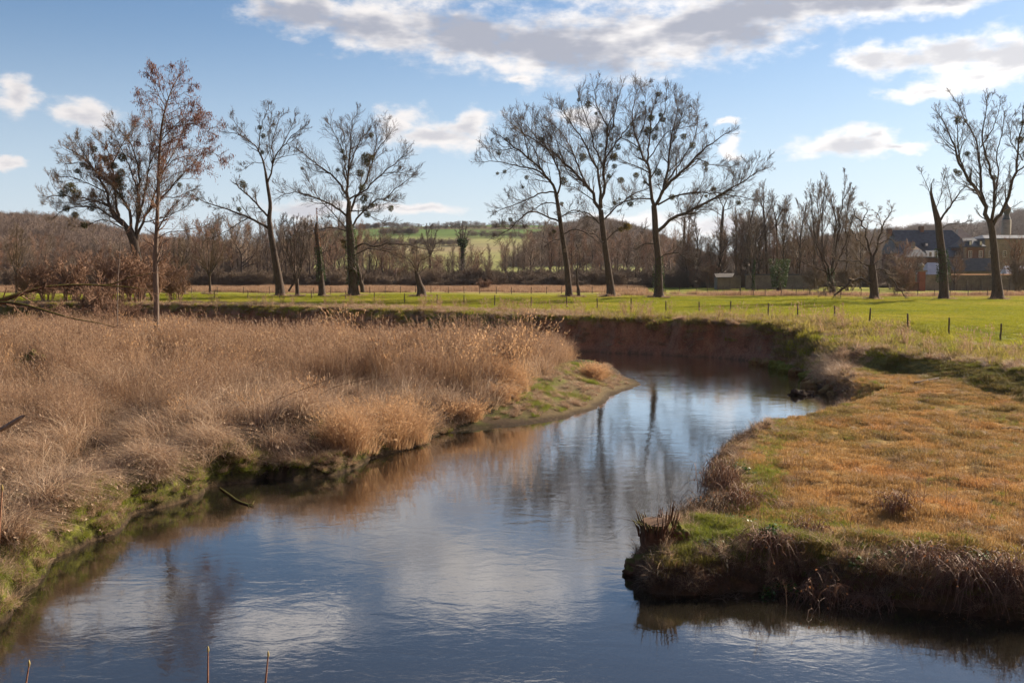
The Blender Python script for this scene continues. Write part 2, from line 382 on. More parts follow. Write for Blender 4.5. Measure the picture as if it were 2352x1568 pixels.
C = mixc(C, (.20, .145, .06), edge * ss(n3, .3, .55) * .85)
lowm = 1 - ss(dF, -.8, .2)
terr = np.tile(np.array([.385, .24, .088]), (len(X), 1))
terr = mixc(terr, (.46, .225, .075), ss(n2, .5, .7) * .5); terr = mixc(terr, (.21, .18, .045), ss(n1 * .55 + n3 * .45, .5, .64) * .7)
terr = mixc(terr, (.15, .09, .045), ss(n3, .6, .78) * .8)
lipg = right * (1 - ss(dW, 1.0, 2.3)) * (Y < 27); terr = mixc(terr, (.19, .17, .04), lipg * (.35 + .65 * ss(n2, .4, .6))); terr = mixc(terr, (.16, .20, .03), np.exp(-(((X - 3.9) / 1.3) ** 2 + ((Y - 19.9) / 1.3) ** 2)))
slope_c = ss(dF, -3.6, -1.2)[:, None] * right[:, None]
terr = terr * (1 - slope_c * .8) + np.array([.09, .095, .022])[None] * slope_c * .8
reed = np.tile(np.array([.075, .05, .03]), (len(X), 1))
reed = mixc(reed, (.10, .12, .02), ss(n3 * .5 + n2 * .5, .5, .62) * .7)
tip = np.exp(-(((X - 3.5) / 5) ** 2 + ((Y - 47) / 9) ** 2))
reed = mixc(reed, (.17, .125, .065), ss(tip, .2, .7)); reed = mixc(reed, (.13, .15, .025), ss(tip, .2, .6) * ss(n2 * .6 + n3 * .4, .5, .6) * ss(dW, .8, 2.) * .8)
lowc = terr * right[:, None] + reed * (1 - right[:, None])
C = C * (1 - lowm[:, None]) + lowc * lowm[:, None]
wet = 1 - ss(dW, .0, .45)
C = mixc(C, (.045, .03, .02), wet * .9)
soil = (ss(dF, -2.2, -1.1) * (1 - ss(dF, -.25, .15))) * (1 - right) + 0
soil = np.maximum(soil, (1 - ss(dW, .25, .5)) * (H > .05) * right * .9)
C = mixc(C, (.33, .155, .095), np.clip(soil, 0, 1)); C = mixc(C, (.11, .06, .04), np.clip(soil, 0, 1) * (Y < 35));  # near bank soil darker, shade of its face put into the colour
C = mixc(C, (.11, .075, .045), (H < -.03) * 1.)
nt, nr = len(th), len(rr)
idx = np.arange(nt * nr).reshape(nt, nr)
F = np.stack([idx[:-1, :-1], idx[:-1, 1:], idx[1:, 1:], idx[1:, :-1]], -1).reshape(-1, 4)
gm, T = mat('ground')
tcn = T('ShaderNodeTexCoord').outputs['Object']
base = T('ShaderNodeAttribute', attribute_name='tone').outputs['Color']
geo = T('ShaderNodeNewGeometry'); nz = T('ShaderNodeSeparateXYZ', {0: geo.outputs['Normal']}).outputs[2]
pos = T('ShaderNodeSeparateXYZ', {0: tcn})
steep = T.math('MULTIPLY', T.sstep(T.math('ADD', nz, T.math('MULTIPLY', T.noise(tcn, 2.5, 5), .35)), .92, .68), T.sstep(pos.outputs[2], .0, .3))
soilc = T.ramp(T.noise(T.vm('MULTIPLY', tcn, (1, 1, .5)).outputs[0], 1.4, 7, .65), [(.3, (.12, .06, .04)), (.5, (.30, .14, .085)), (.7, (.40, .24, .15))])
soilc = T.mix(T('ShaderNodeAttribute', attribute_name='bare').outputs['Fac'], T.ramp(T.noise(tcn, 6., 5, .6), [(.35, (.05, .035, .02)), (.5, (.10, .11, .018)), (.7, (.22, .22, .04))]), soilc)
col = T.mix(T.math('MULTIPLY', steep, .85), base, soilc)
nf = T.noise(tcn, 9., 8, .7)
col = T.mix(1., col, T.ramp(nf, [(.28, (.45, .45, .42)), (.5, (1, 1, 1)), (.72, (1.55, 1.5, 1.4))]), 'MULTIPLY')
bh = T.math('ADD', T.noise(tcn, 3.5, 8, .7), T.math('MULTIPLY', T.noise(tcn, 28., 4, .7), .35))
b = T('ShaderNodeBump', {'Strength': .9, 'Distance': .10, 'Height': bh})
out(T, bsdf(T, col, .95, b.outputs[0], .1))
ground = link('ground', np_mesh('ground', np.stack([X, Y, H], 1), F, True, {'tone': C, 'bare': np.clip(right * (.35 + .65 * (Y > 35)) + (Y > 62), 0, 1)}), gm, kind='structure')

# ------------------------------------------------------------------ water
wm, T = mat('water')
tcn = T('ShaderNodeTexCoord').outputs['Object']
v1 = T.vm('MULTIPLY', tcn, (1, 1.5, 1)).outputs[0]
wv = T.math('ADD', T.math('MULTIPLY', T.noise(v1, 1.1, 3, .5, .8), 1.), T.math('ADD', T.math('MULTIPLY', T.noise(v1, 5.5, 4, .6, .5), .26), T.math('MULTIPLY', T.noise(v1, 20., 3, .6), .035)))
calm = T.math('ADD', .35, T.math('MULTIPLY', T.noise(tcn, .22, 3, .5), 1.3))
yy = T('ShaderNodeSeparateXYZ', {0: tcn}).outputs[1]
riff = T.math('ADD', 1., T.math('MULTIPLY', T.sstep(yy, 46, 64), 5.))
bmp = T('ShaderNodeBump', {'Strength': .5, 'Distance': .009, 'Height': T.math('MULTIPLY', wv, T.math('MULTIPLY', calm, riff))})
gl = T('ShaderNodeBsdfGlossy', {'Color': (.98, .96, .94, 1), 'Roughness': .02, 'Normal': bmp.outputs[0]})
df = T('ShaderNodeBsdfDiffuse', {'Color': (.028, .024, .016, 1)})
tr = T('ShaderNodeBsdfTransparent', {'Color': (.62, .50, .34, 1)})
body = T('ShaderNodeMixShader', {0: .45, 1: df.outputs[0], 2: tr.outputs[0]})
fr = T('ShaderNodeFresnel', {'IOR': 1.333, 'Normal': bmp.outputs[0]})
frb = T.math('MINIMUM', T.math('MULTIPLY_ADD', fr.outputs[0], 1.7, .05), .95)
out(T, T('ShaderNodeMixShader', {0: frb, 1: body.outputs[0], 2: gl.outputs[0]}).outputs[0])
wxs = np.linspace(-230, 120, 12); wys = np.linspace(-42, 135, 12)
WX, WY = np.meshgrid(wxs, wys, indexing='ij'); wi = np.arange(144).reshape(12, 12)
water = link('river_water', np_mesh('river_water', np.stack([WX.ravel(), WY.ravel(), WX.ravel() * 0], 1),
    np.stack([wi[:-1, :-1], wi[1:, :-1], wi[1:, 1:], wi[:-1, 1:]], -1).reshape(-1, 4)), wm, kind='structure')

# ------------------------------------------------------------------ hills
def ridge(name, prof, y0, y1, colour, rough_=0., back_=250, canopy=0.):
    """a hill whose skyline passes through the pixels of prof; foot at depth y0, crest at depth y1"""
    px = np.linspace(prof[0][0], prof[-1][0], 220)
    py = np.interp(px, [p[0] for p in prof], [p[1] for p in prof]) + canopy * .85 * FOC / y1
    rows = []
    for k in range(26):
        t = k / 20; Yk = y0 + (y1 - y0) * t if t <= 1 else y1 + back_ * (t - 1) * 4
        xs = (px - 1176) / FOC * (Yk if t <= 1 else Yk)
        zt = CAMZ + (622 - py) / FOC * y1 * 1.002
        s = np.sin(min(t, 1) * math.pi / 2) ** 1.15 if t <= 1 else max(0, 1 - (t - 1) * 3.)
        z = 2.0 + (zt - 2.0) * s + rough_ * (fbm(xs, xs * 0 + Yk, .02, 4) - .5) * (1 if t < .95 else .3)
        rows.append(np.stack([xs, np.full_like(xs, Yk), z], 1))
    V = np.concatenate(rows); n = len(px); ii = np.arange(26 * n).reshape(26, n)
    F_ = np.stack([ii[:-1, :-1], ii[:-1, 1:], ii[1:, 1:], ii[1:, :-1]], -1).reshape(-1, 4)
    return link(name, np_mesh(name, V, F_), colour, kind='structure'), V
m_wood_floor = rough_mat('wood_floor', [(.05, .04, .03), (.09, .065, .05)], .05, .3)
m_hill, T = mat('hill_fields')
tcn = T('ShaderNodeTexCoord').outputs['Object']; sp = T('ShaderNodeSeparateXYZ', {0: tcn})
zz = T.math('ADD', sp.outputs[2], T.math('MULTIPLY', T.noise(tcn, .006, 3), 14.))
colh = T.ramp(T.math('DIVIDE', zz, 90.), [(.0, (.20, .22, .05)), (.24, (.26, .25, .08)), (.30, (.27, .21, .11)), (.38, (.24, .24, .08)), (.44, (.09, .14, .02)), (.54, (.085, .15, .018)), (.57, (.13, .08, .045)), (.60, (.085, .16, .018)), (1, (.07, .14, .015))])
colh = T.mix(1., colh, T.ramp(T.noise(tcn, .05, 6, .6), [(.3, (.8, .8, .8)), (.7, (1.15, 1.15, 1.1))]), 'MULTIPLY')
out(T, bsdf(T, colh, .95, None, .1))
hill_mid, HM = ridge('hill_of_fields', [(640, 560), (760, 537), (880, 530), (1100, 526), (1300, 528), (1420, 529), (1500, 545), (1620, 590), (1720, 618)], 420, 1250, m_hill, 3)
hill_left, HL = ridge('wooded_hill_west', [(-900, 480), (-300, 500), (0, 506), (60, 508), (150, 516), (230, 532), (300, 548), (400, 572), (560, 600), (700, 620)], 420, 900, m_wood_floor, 6, canopy=15)
hill_knoll, HK = ridge('wooded_knoll', [(1170, 600), (1230, 548), (1290, 528), (1345, 512), (1400, 516), (1470, 532), (1530, 556), (1600, 588), (1660, 615)], 500, 900, m_wood_floor, 3, canopy=12)
hill_right, HR = ridge('wooded_hill_east', [(1680, 618), (1760, 596), (1850, 560), (1960, 544), (2060, 536), (2150, 527), (2220, 528), (2262, 524), (2290, 508), (2352, 496), (2500, 480), (2900, 470), (3400, 520)], 520, 1050, m_wood_floor, 5, canopy=14)

# ------------------------------------------------------------------ scattering (one object of kind stuff, its tufts placed by geometry nodes)
_gid = [0]
def variants(prefix, meshes, m):
    c = bpy.data.collections.new(prefix + '_kit')
    for i, me in enumerate(meshes):
        if not me.materials: me.materials.append(m)
        o = bpy.data.objects.new('%s_%02d' % (prefix, i), me); c.objects.link(o)
        o.material_slots[0].link = 'OBJECT'; o.material_slots[0].material = m
    return c, len(meshes)
def tone_at(x, y):
    i = np.clip(np.searchsorted(th, np.degrees(np.arctan2(x, y))), 0, nt - 1); j = np.clip(np.searchsorted(rr, np.hypot(x, y)), 0, nr - 1)
    return C[i * nr + j]
def scatter(name, kit, P, rotz, scl, tilt=None, parent=None, idx=None):
    c, nv = kit; N = len(P)
    me = bpy.data.meshes.new(name); me.vertices.add(N); me.vertices.foreach_set('co', np.asarray(P, np.float32).ravel())
    rot = np.zeros((N, 3), np.float32); rot[:, 2] = rotz
    if tilt is not None: rot[:, :2] = tilt
    me.attributes.new('rot', 'FLOAT_VECTOR', 'POINT').data.foreach_set('vector', rot.ravel())
    s = np.asarray(scl, np.float32)
    if s.ndim == 1: s = np.repeat(s[:, None], 3, 1)
    me.attributes.new('scl', 'FLOAT_VECTOR', 'POINT').data.foreach_set('vector', np.ascontiguousarray(s).ravel())
    me.attributes.new('pick', 'INT', 'POINT').data.foreach_set('value', (rng.integers(0, nv, N) if idx is None else idx).astype(np.int32))
    tn = np.ones((N, 4), np.float32); tn[:, :3] = tone_at(np.asarray(P)[:, 0], np.asarray(P)[:, 1])
    me.attributes.new('tint', 'FLOAT_COLOR', 'POINT').data.foreach_set('color', tn.ravel())
    o = link(name, me, None, parent, 'stuff')
    g = bpy.data.node_groups.new(name + '_nodes', 'GeometryNodeTree')
    g.interface.new_socket('Geometry', in_out='INPUT', socket_type='NodeSocketGeometry')
    g.interface.new_socket('Geometry', in_out='OUTPUT', socket_type='NodeSocketGeometry')
    gi = g.nodes.new('NodeGroupInput'); go = g.nodes.new('NodeGroupOutput')
    ci = g.nodes.new('GeometryNodeCollectionInfo'); ci.inputs['Collection'].default_value = c
    ci.inputs['Separate Children'].default_value = True; ci.inputs['Reset Children'].default_value = True
    ip = g.nodes.new('GeometryNodeInstanceOnPoints'); ip.inputs['Pick Instance'].default_value = True
    def na(nm, dt):
        n = g.nodes.new('GeometryNodeInputNamedAttribute'); n.data_type = dt; n.inputs['Name'].default_value = nm; return n.outputs['Attribute']
    L = g.links.new
    L(gi.outputs[0], ip.inputs['Points']); L(ci.outputs[0], ip.inputs['Instance'])
    L(na('pick', 'INT'), ip.inputs['Instance Index']); L(na('scl', 'FLOAT_VECTOR'), ip.inputs['Scale'])
    er = g.nodes.new('FunctionNodeEulerToRotation'); L(na('rot', 'FLOAT_VECTOR'), er.inputs[0]); L(er.outputs[0], ip.inputs['Rotation'])
    L(ip.outputs[0], go.inputs[0])
    md = o.modifiers.new('scatter', 'NODES'); md.node_group = g
    return o
def ribbons(P, Wd, g=rng):
    """P[N,n,3] centre lines, Wd[N,n] widths -> V,F,rnd"""
    N, n, _ = P.shape
    T_ = nrm(np.gradient(P, axis=1)); a = g.random(N) * 2 * np.pi
    side = np.stack([np.cos(a), np.sin(a), np.zeros(N)], 1)[:, None]
    side = nrm(np.cross(T_, np.cross(np.broadcast_to(side, T_.shape), T_)) + 1e-6)
    V = np.stack([P - side * Wd[..., None] / 2, P + side * Wd[..., None] / 2], 2).reshape(-1, 3)
    i = (np.arange(N)[:, None] * n + np.arange(n - 1)[None]) * 2
    F_ = np.stack([i, i + 1, i + 3, i + 2], -1).reshape(-1, 4)
    return V, F_, np.repeat(g.random(N), n * 2)
def tuft(name, N, rad, h, hv, lean, curl, width, n=4, wind=(0, 0), heads=0., headw=3., seed=0):
    g = np.random.default_rng(seed + 100)
    a = g.random(N) * 2 * np.pi; r = rad * np.sqrt(g.random(N))
    p = np.stack([np.cos(a) * r, np.sin(a) * r, np.full(N, -.04)], 1)
    L = h * (1 - hv + 2 * hv * g.random(N))
    b = g.random(N) * 2 * np.pi
    d = nrm(np.stack([np.cos(b) * lean * g.random(N) * 1.6, np.sin(b) * lean * g.random(N) * 1.6, np.ones(N)], 1))
    cv = np.stack([np.cos(b) * curl + wind[0], np.sin(b) * curl + wind[1], -.35 * (curl + abs(wind[0]) + abs(wind[1])) * np.ones(N)], 1) * (.4 + 1.2 * g.random((N, 1)))
    pts = [p]
    for k in range(n - 1):
        d = nrm(d + cv * (k + .6) / (n - 1)); p = p + d * (L / (n - 1))[:, None]; pts.append(p)
    P = np.stack(pts, 1)
    P[:, 1:, 2] = np.maximum(P[:, 1:, 2], .02 + .05 * g.random((N, n - 1)))
    Wd = width * (.6 + .8 * g.random((N, 1))) * np.linspace(1, .12, n)[None]
    V, F_, rd = ribbons(P, Wd, g)
    if heads > 0:
        k = g.random(N) < heads; Q = P[k]; m_ = 5
        tip_, tang = Q[:, -1], nrm(Q[:, -1] - Q[:, -2])
        base_ = np.repeat(Q[:, -1] - tang * .12, m_, 0) + np.repeat(tang, m_, 0) * (np.tile(np.arange(m_), len(Q)) * .035)[:, None]
        dd = nrm(np.repeat(tang, m_, 0) + .55 * g.normal(size=(len(base_), 3))) * .07
        P2 = np.stack([base_, base_ + dd * .5, base_ + dd], 1)
        V2, F2, r2 = ribbons(P2, np.full((len(P2), 3), width * headw) * np.array([.6, 1, .3])[None], g)
        F_ = np.concatenate([F_, F2 + len(V)]); V = np.concatenate([V, V2]); rd = np.concatenate([rd, r2])
    return np_mesh(name, V, F_, False, {'rnd': rd})
# ------------------------------------------------------------------ grasses
def proj(P):
    P = np.asarray(P, float); x, y, z = P[..., 0], P[..., 1], P[..., 2] - CAMZ
    d = y * math.cos(PITCH) - z * math.sin(PITCH); u = y * math.sin(PITCH) + z * math.cos(PITCH)
    return 1176 + FOC * x / d, 784 - FOC * u / d
def sample(n, y0, y1, p=1., half=31.):
    """n points of the ground between depths y0 and y1; p 1 = even over the land, 0 = denser near by"""
    u = rng.random(n); r = ((y1 ** (p + 1) - y0 ** (p + 1)) * u + y0 ** (p + 1)) ** (1 / (p + 1))
    a = R(half) * (rng.random(n) * 2 - 1); x = np.tan(a) * r
    h, w, f, rt, ff = land(x, r, True)
    P = np.stack([x, r, h], 1); qx, qy = proj(P)
    return P, w, f, rt, qx, qy
def place(name, kit, S, keep, scl, swirl=None, tiltv=.0, sink=0., flat=None):
    P = S[0][keep].copy(); P[:, 2] -= sink
    n = len(P)
    rz = rng.random(n) * 2 * np.pi if swirl is None else swirl[keep] + rng.normal(size=n) * .22
    s = scl[keep] if isinstance(scl, np.ndarray) else np.full(n, scl)
    s = s * (.75 + .5 * rng.random(n))
    s3 = np.stack([.6 * s + .4, .6 * s + .4, s], 1) if flat is None else np.stack([s, s, s * flat], 1)
    return scatter(name, kit, P, rz, s3, rng.normal(size=(n, 2)) * tiltv)

m_reed = blade_mat('dry_reed', [(.17, .10, .06), (.46, .29, .175), (.27, .165, .10), (.60, .42, .27), (.34, .205, .12), (.13, .075, .05)], .4)
m_bent = blade_mat('bent_dry_grass', [(.25, .16, .10), (.70, .50, .33), (.40, .25, .155), (.13, .08, .05), (.78, .59, .41)], .35)
m_orange = blade_mat('orange_dry_grass', [(.42, .24, .115), (.62, .39, .21), (.32, .175, .09), (.72, .50, .30)], .5)
m_dark = blade_mat('dark_dead_grass', [(.075, .045, .03), (.13, .075, .045), (.05, .032, .022)], .2)
m_green = blade_mat('green_grass', [(.18, .21, .025), (.26, .28, .035), (.11, .15, .018), (.30, .28, .06)], .5)
m_mead = tint_mat('meadow_grass', (1.25, 1.25, 1.2), .5)
m_mossy = tint_mat('mossy_sward', (1.15, 1.1, 1.1), .35)
k_reed = variants('reed', [tuft('reed_%d' % i, 190, .55, 1.2, .45, .26, .16, .009, 5, (.10 + .06 * i, .03), .5, 1.5, i) for i in range(6)], m_reed)
k_bent = variants('bent', [tuft('bent_%d' % i, 200, .5, 1.25, .4, .3, .3, .010, 7, (.75 + .15 * i, .1), 0, 0, i + 9) for i in range(4)], m_bent)
k_mat = variants('matted', [tuft('matted_%d' % i, 190, .55, .9, .5, .7, .8, .010, 6, (.5, .3), 0, 0, i + 19) for i in range(4)], m_bent)
k_orange = variants('orange', [tuft('orange_%d' % i, 260, .5, 1.0, .35, .35, .3, .008, 6, (.15, -.15), .6, 1.4, i + 29) for i in range(3)], m_orange)
k_dark = variants('darkg', [tuft('dark_%d' % i, 120, .5, .6, .4, .6, .6, .012, 4, (.2, .1), 0, 0, i + 39) for i in range(3)], m_dark)
k_green = variants('greeng', [tuft('green_%d' % i, 90, .22, .17, .4, .5, .5, .009, 3, (0, 0), 0, 0, i + 49) for i in range(3)], m_green)
k_mead = variants('meadow', [tuft('meadow_%d' % i, 90, .40, .14, .45, .5, .4, .016, 3, (0, 0), 0, 0, i + 59) for i in range(3)], m_mead)
k_sward = variants('sward', [tuft('sward_%d' % i, 170, .30, .065, .5, .8, .6, .007, 3, (0, 0), 0, 0, i + 69) for i in range(4)], m_mossy)
k_tuss = variants('tussock', [tuft('tussock_%d' % i, 150, .17, .38, .35, .7, .9, .008, 5, (0, 0), 0, 0, i + 79) for i in range(4)], m_bent)

# reeds on the low left bank
S = sample(27000, 15.5, 108, .6); P, w, f, rt, qx, qy = S
swirl = 2.6 + 3.2 * (fbm(P[:, 0], P[:, 1], .17, 3) - .5) * 2
bound = np.interp(qx, [-500, 900, 1000, 1060, 1200, 1290, 1345, 1500], [2000, 1200, 1010, 965, 890, 838, 800, 700])
inreed = (rt < .5) & (w > .25) & (f < -1.2) & (qy < bound) & ((P[:, 1] > 50) | (fbm(P[:, 0] + 5, P[:, 1] - 3, .62, 2) + .5 * (fbm(P[:, 0], P[:, 1], 1.3, 2) - .5) > .40) | (rng.random(len(P)) < .22))
clump = ss(fbm(P[:, 0], P[:, 1], .35, 3), .28, .72); c2 = fbm(P[:, 0] - 7, P[:, 1], 1.1, 2)
front = 1 - ss(w, 2.5, 8)                       # 1 along the near shore
near = 1 - ss(P[:, 1], 34, 46)
gap = ((fbm(P[:, 0] + 31, P[:, 1], .28, 3) > .60) & (P[:, 1] < 52)) | (c2 > .60)
hole = (((qx - 80) / 75) ** 2 + ((qy - 872) / 26) ** 2 < 1) | (((qx - 857) / 40) ** 2 + ((qy - 858) / 20) ** 2 < 1)
orange_z = .85 * np.exp(-(((qx - 905) / 105) ** 2 + ((qy - 1045) / 55) ** 2)) + .8 * np.exp(-(((qx - 1170) / 60) ** 2 + ((qy - 905) / 26) ** 2)) + .9 * np.exp(-(((qx - 1325) / 40) ** 2 + ((qy - 822) / 18) ** 2))
pick = rng.random(len(P))
oz0 = ((qx - 905) / 125) ** 2 + ((qy - 1050) / 60) ** 2 < 1
is_or = ((inreed & (pick < orange_z * 1.1)) | (oz0 & (rt < .5) & (w > .04) & (w < 2.6) & (pick < .42)))
inreed = inreed & ~hole
is_bent = inreed & ~is_or & (((front * near > .35) & (pick < .9)) | ((near > .2) & (clump > .62)) | (pick < .12))
is_reed = inreed & ~is_or & ~is_bent & ~gap & ~((P[:, 1] < 48) & (pick * 41 % 1 < .3))
c2 = fbm(P[:, 0] - 7, P[:, 1], 1.1, 2)
hh = (.66 + .48 * ss(P[:, 1], 24, 46) - (.16 + .42 * ss(qx, 480, 720)) * ss(P[:, 1], 52, 70)) * (.52 + .52 * clump + .45 * c2) * (.62 + .38 * ss(w, .3, 4))
place('dry_reeds', k_reed, S, is_reed, hh * 1.12, swirl, .08)
place('wind_bent_grass', k_bent, S, is_bent & (pick * 97 % 1 < .33), np.clip(hh * 1.15, .4, 1.3), swirl, .15)
place('matted_dry_grass', k_mat, S, (is_bent & (pick * 97 % 1 >= .86)) | (inreed & gap & (pick < .35)), .8, swirl, .15)
place('orange_dry_grass', k_orange, S, is_or, .8 + .35 * np.clip(orange_z, 0, 1) + .2 * oz0, None, .12)
place('dark_dead_grass', k_dark, S, inreed & (pick * 31 % 1 < .28), .75, None, .2)
k_big = variants('bigtuss', [tuft('bigtuss_%d' % i, 380, .42, 1.5, .35, .55, .6, .015, 8, (.75, .1 * i), .12, 2., i + 139) for i in range(4)], m_bent)
bt = inreed & (pick * 53 % 1 < .17) & (P[:, 1] < 52) & (fbm(P[:, 0] + 3, P[:, 1], .5, 2) > .42)
place('drooping_tussocks', k_big, S, bt & (w > 3), .55 + .45 * clump, swirl, .1)
place('tussocks_drooping_to_the_water', k_big, S, inreed & (w < 2.6) & (w > .5) & (P[:, 1] < 40) & ~is_or & (pick * 71 % 1 < .13), .5 + .3 * clump, swirl * 0 - .8, .1)
k_dead = variants('fluff', [tuft('fluff_%d' % i, 60, .35, 1.55, .3, .2, .15, .011, 5, (.12, .0), 1., 2.6, i + 149) for i in range(3)], m_orange)
place('feathery_seed_heads', k_dead, S, inreed & (pick * 67 % 1 < .022) & (P[:, 1] > 30) & (c2 > .4), hh * 1.05, None, .1)
# turf and moss along the near left shore, mud flat at the tip
S = sample(60000, 15.5, 60, .3); P, w, f, rt, qx, qy = S
g = fbm(P[:, 0], P[:, 1], .55, 3); pick = rng.random(len(P))
left = (rt < .5) & (f < -1.5) & (w > .03)
mossy = left & (w < 2.1) & (qx < 640) & (P[:, 1] < 32) & (g > .33)
fl = left & (qy > np.interp(qx, [900, 1060, 1200, 1290, 1345, 1500], [1200, 965, 890, 838, 800, 700])) & (qx > 1040) & (w > .5)
place('bank_turf', k_green, S, mossy | (fl & (g > .54) & (pick < .45)) | (left & (qx < 1040) & (w < .9) & (pick < .25)), .75 + .5 * g, None, .2)
place('flat_tussocks', k_tuss, S, (fl & (pick > .84)) | (left & (w < .9) & (w > .03) & (qx < 1040) & (pick < .6)), .75, None, .25)
k_orsm = variants('orange_small', [tuft('orange_small_%d' % i, 150, .25, .62, .3, .35, .3, .009, 5, (.1, 0), .5, 2., i + 129) for i in range(2)], m_orange)
cl = (np.exp(-(((qx - 1365) / 26) ** 2 + ((qy - 868) / 9) ** 2)) > .45) | (np.exp(-(((qx - 1150) / 42) ** 2 + ((qy - 915) / 10) ** 2)) > .5) | (np.exp(-(((qx - 1060) / 46) ** 2 + ((qy - 960) / 10) ** 2)) > .5) | (np.exp(-(((qx - 1330) / 30) ** 2 + ((qy - 830) / 8) ** 2)) > .5)
place('orange_clumps', k_orsm, S, left & cl & (pick < .3), 1.0, None, .15)

# right terrace: short brown and orange sward with scattered tufts
S = sample(90000, 15.5, 50, .45); P, w, f, rt, qx, qy = S
keep = (rt > .5) & (w > .1) & (f < .3) & (P[:, 0] > -2)
g = fbm(P[:, 0], P[:, 1], .6, 3); g2 = fbm(P[:, 0] + 9, P[:, 1], 1.6, 3); pick = rng.random(len(P))
place('terrace_sward', k_sward, S, keep & (pick < .22 + .5 * ss(g2, .38, .6)), .45 + 1.0 * g2, None, .1)
place('terrace_green_tufts', k_green, S, keep & (((w < 1.9) & (g > .45) & (pick < .4)) | ((g > .6) & (pick < .05)) | ((f > -2.5) & (pick < .3) & (g2 > .5))), .5 + .4 * g2, None, .2)
place('terrace_dry_tufts', k_tuss, S, keep & (((w < 1.3) & (pick < .10)) | ((g2 > .60) & (pick < .10))), .42, None, .5)
place('promontory_turf', k_green, S, (rt > .5) & (w > .05) & (P[:, 1] < 22.5) & (P[:, 0] < 7.5) & (pick < .5) & (g > .42), .7, None, .2)
# hanging dead grass over the right bank edge
S = sample(26000, 15.5, 62, .2); P, w, f, rt, qx, qy = S
pick = rng.random(len(P)); g = fbm(P[:, 0], P[:, 1], .7, 3)
rim = (rt > .5) & (w < .75) & (w > .02) & (f < -1.5)
place('bank_edge_grass', k_tuss, S, rim & (pick < .8) & (g > .36), .95, None, .5)
place('bank_edge_roots', k_dark, S, (rt > .5) & (w < .6) & (w > -.1) & (f < -1.5) & (pick > .45), .5, None, .5)
place('slump_grass', k_mat, S, (qx > 1780) & (qx < 1960) & (f < -.3) & (w > .3) & (P[:, 1] > 44) & (pick < .5), .75, None, .3)

# meadow beyond the river
S = sample(120000, 36, 150, .35); P, w, f, rt, qx, qy = S
pick = rng.random(len(P)); g = fbm(P[:, 0], P[:, 1], .5, 3); g2 = fbm(P[:, 0], P[:, 1], 1.7, 2)
mead = (f > -.3)
e = ss(f, 9, 3) if False else 1 - ss(f, 3, 9)
place('meadow_grass', k_mead, S, mead & ((f > 4) | (g2 > .5)) & (pick < .8), .55 + 1.2 * e * g2 + .25 * g, None, .1)
k_strawt = variants('strawtuft', [tuft('strawtuft_%d' % i, 110, .22, .34, .4, .7, .8, .014, 4, (0, 0), 0, 0, i + 89) for i in range(3)], m_bent)
place('field_edge_tussocks', k_mead, S, mead & (f > .2) & (f < 9) & (P[:, 0] > 6) & (pick < .5) & (g2 > .45), 1.5 + 1.2 * g2, None, .2)
place('rough_field_edge', k_strawt, S, mead & (f < 8) & (((g2 < .5) & (pick < .4)) | (pick < .12)), .75 + .5 * g, None, .3)
k_weed = variants('weed', [tuft('weed_%d' % i, 26, .12, 1.0, .35, .22, .12, .016, 4, (0, 0), .6, 2., i + 99) for i in range(4)], m_reed)
place('tall_dead_weeds', k_weed, S, mead & (f < 6.5) & (f > .3) & (pick > .972) & (g > .42), .95, None, .12)
lipk = variants('lipgrass', [tuft('lip_%d' % i, 120, .3, .5, .4, .8, 1.1, .016, 5, (0, -.2), 0, 0, i + 109) for i in range(3)], m_bent)
place('grass_on_bank_lip', lipk, S, (f > -.5) & (f < .9) & (pick < .45), .62, None, .35)
# straw field and ditch far off
S = sample(30000, 140, 290, .3, 30); P, w, f, rt, qx, qy = S
pick = rng.random(len(P)); g = fbm(P[:, 0], P[:, 1], .12, 3)
k_far = variants('farstraw', [tuft('farstraw_%d' % i, 90, .8, .55, .4, .3, .2, .035, 3, (0, 0), 0, 0, i + 119) for i in range(3)], m_reed)
place('far_straw_grass', k_far, S, (((qx < 1480) & (P[:, 1] > 163)) & (g > .36)) | ((np.abs(P[:, 1] - 150) < 4.5) & (qx > 1380) & (g > .42)), .75 + .4 * g, None, .1)
# ------------------------------------------------------------------ trees
m_bark = bark_mat('poplar_bark', (.042, .031, .026), (.125, .092, .073))
m_bark_l = bark_mat('pale_bark', (.16, .12, .10), (.34, .27, .22))
m_twig = twig_mat('poplar_twigs', [(.075, .058, .052), (.15, .11, .09), (.10, .075, .065)])
m_twig_r = twig_mat('ruddy_twigs', [(.17, .09, .055), (.30, .18, .115), (.22, .125, .08)])
m_twig_g = twig_mat('grey_brown_twigs', [(.13, .09, .062), (.25, .18, .125), (.17, .12, .085)])
m_mist = blade_mat('mistletoe_leaves', [(.07, .075, .025), (.12, .11, .035), (.15, .115, .045), (.05, .06, .02)], .3)
m_misty = blade_mat('yellow_mistletoe_leaves', [(.16, .12, .03), (.22, .16, .04), (.12, .09, .03)], .4)
m_brown = blade_mat('dead_brown_leaves', [(.20, .085, .04), (.28, .13, .06), (.14, .065, .035)], .45)
m_catkin = blade_mat('catkins', [(.16, .055, .04), (.24, .10, .06), (.10, .045, .035)], .3)
m_ivy = blade_mat('ivy_leaves', [(.02, .045, .01), (.05, .085, .015), (.03, .06, .012), (.09, .12, .03)], .25, .6, .2)

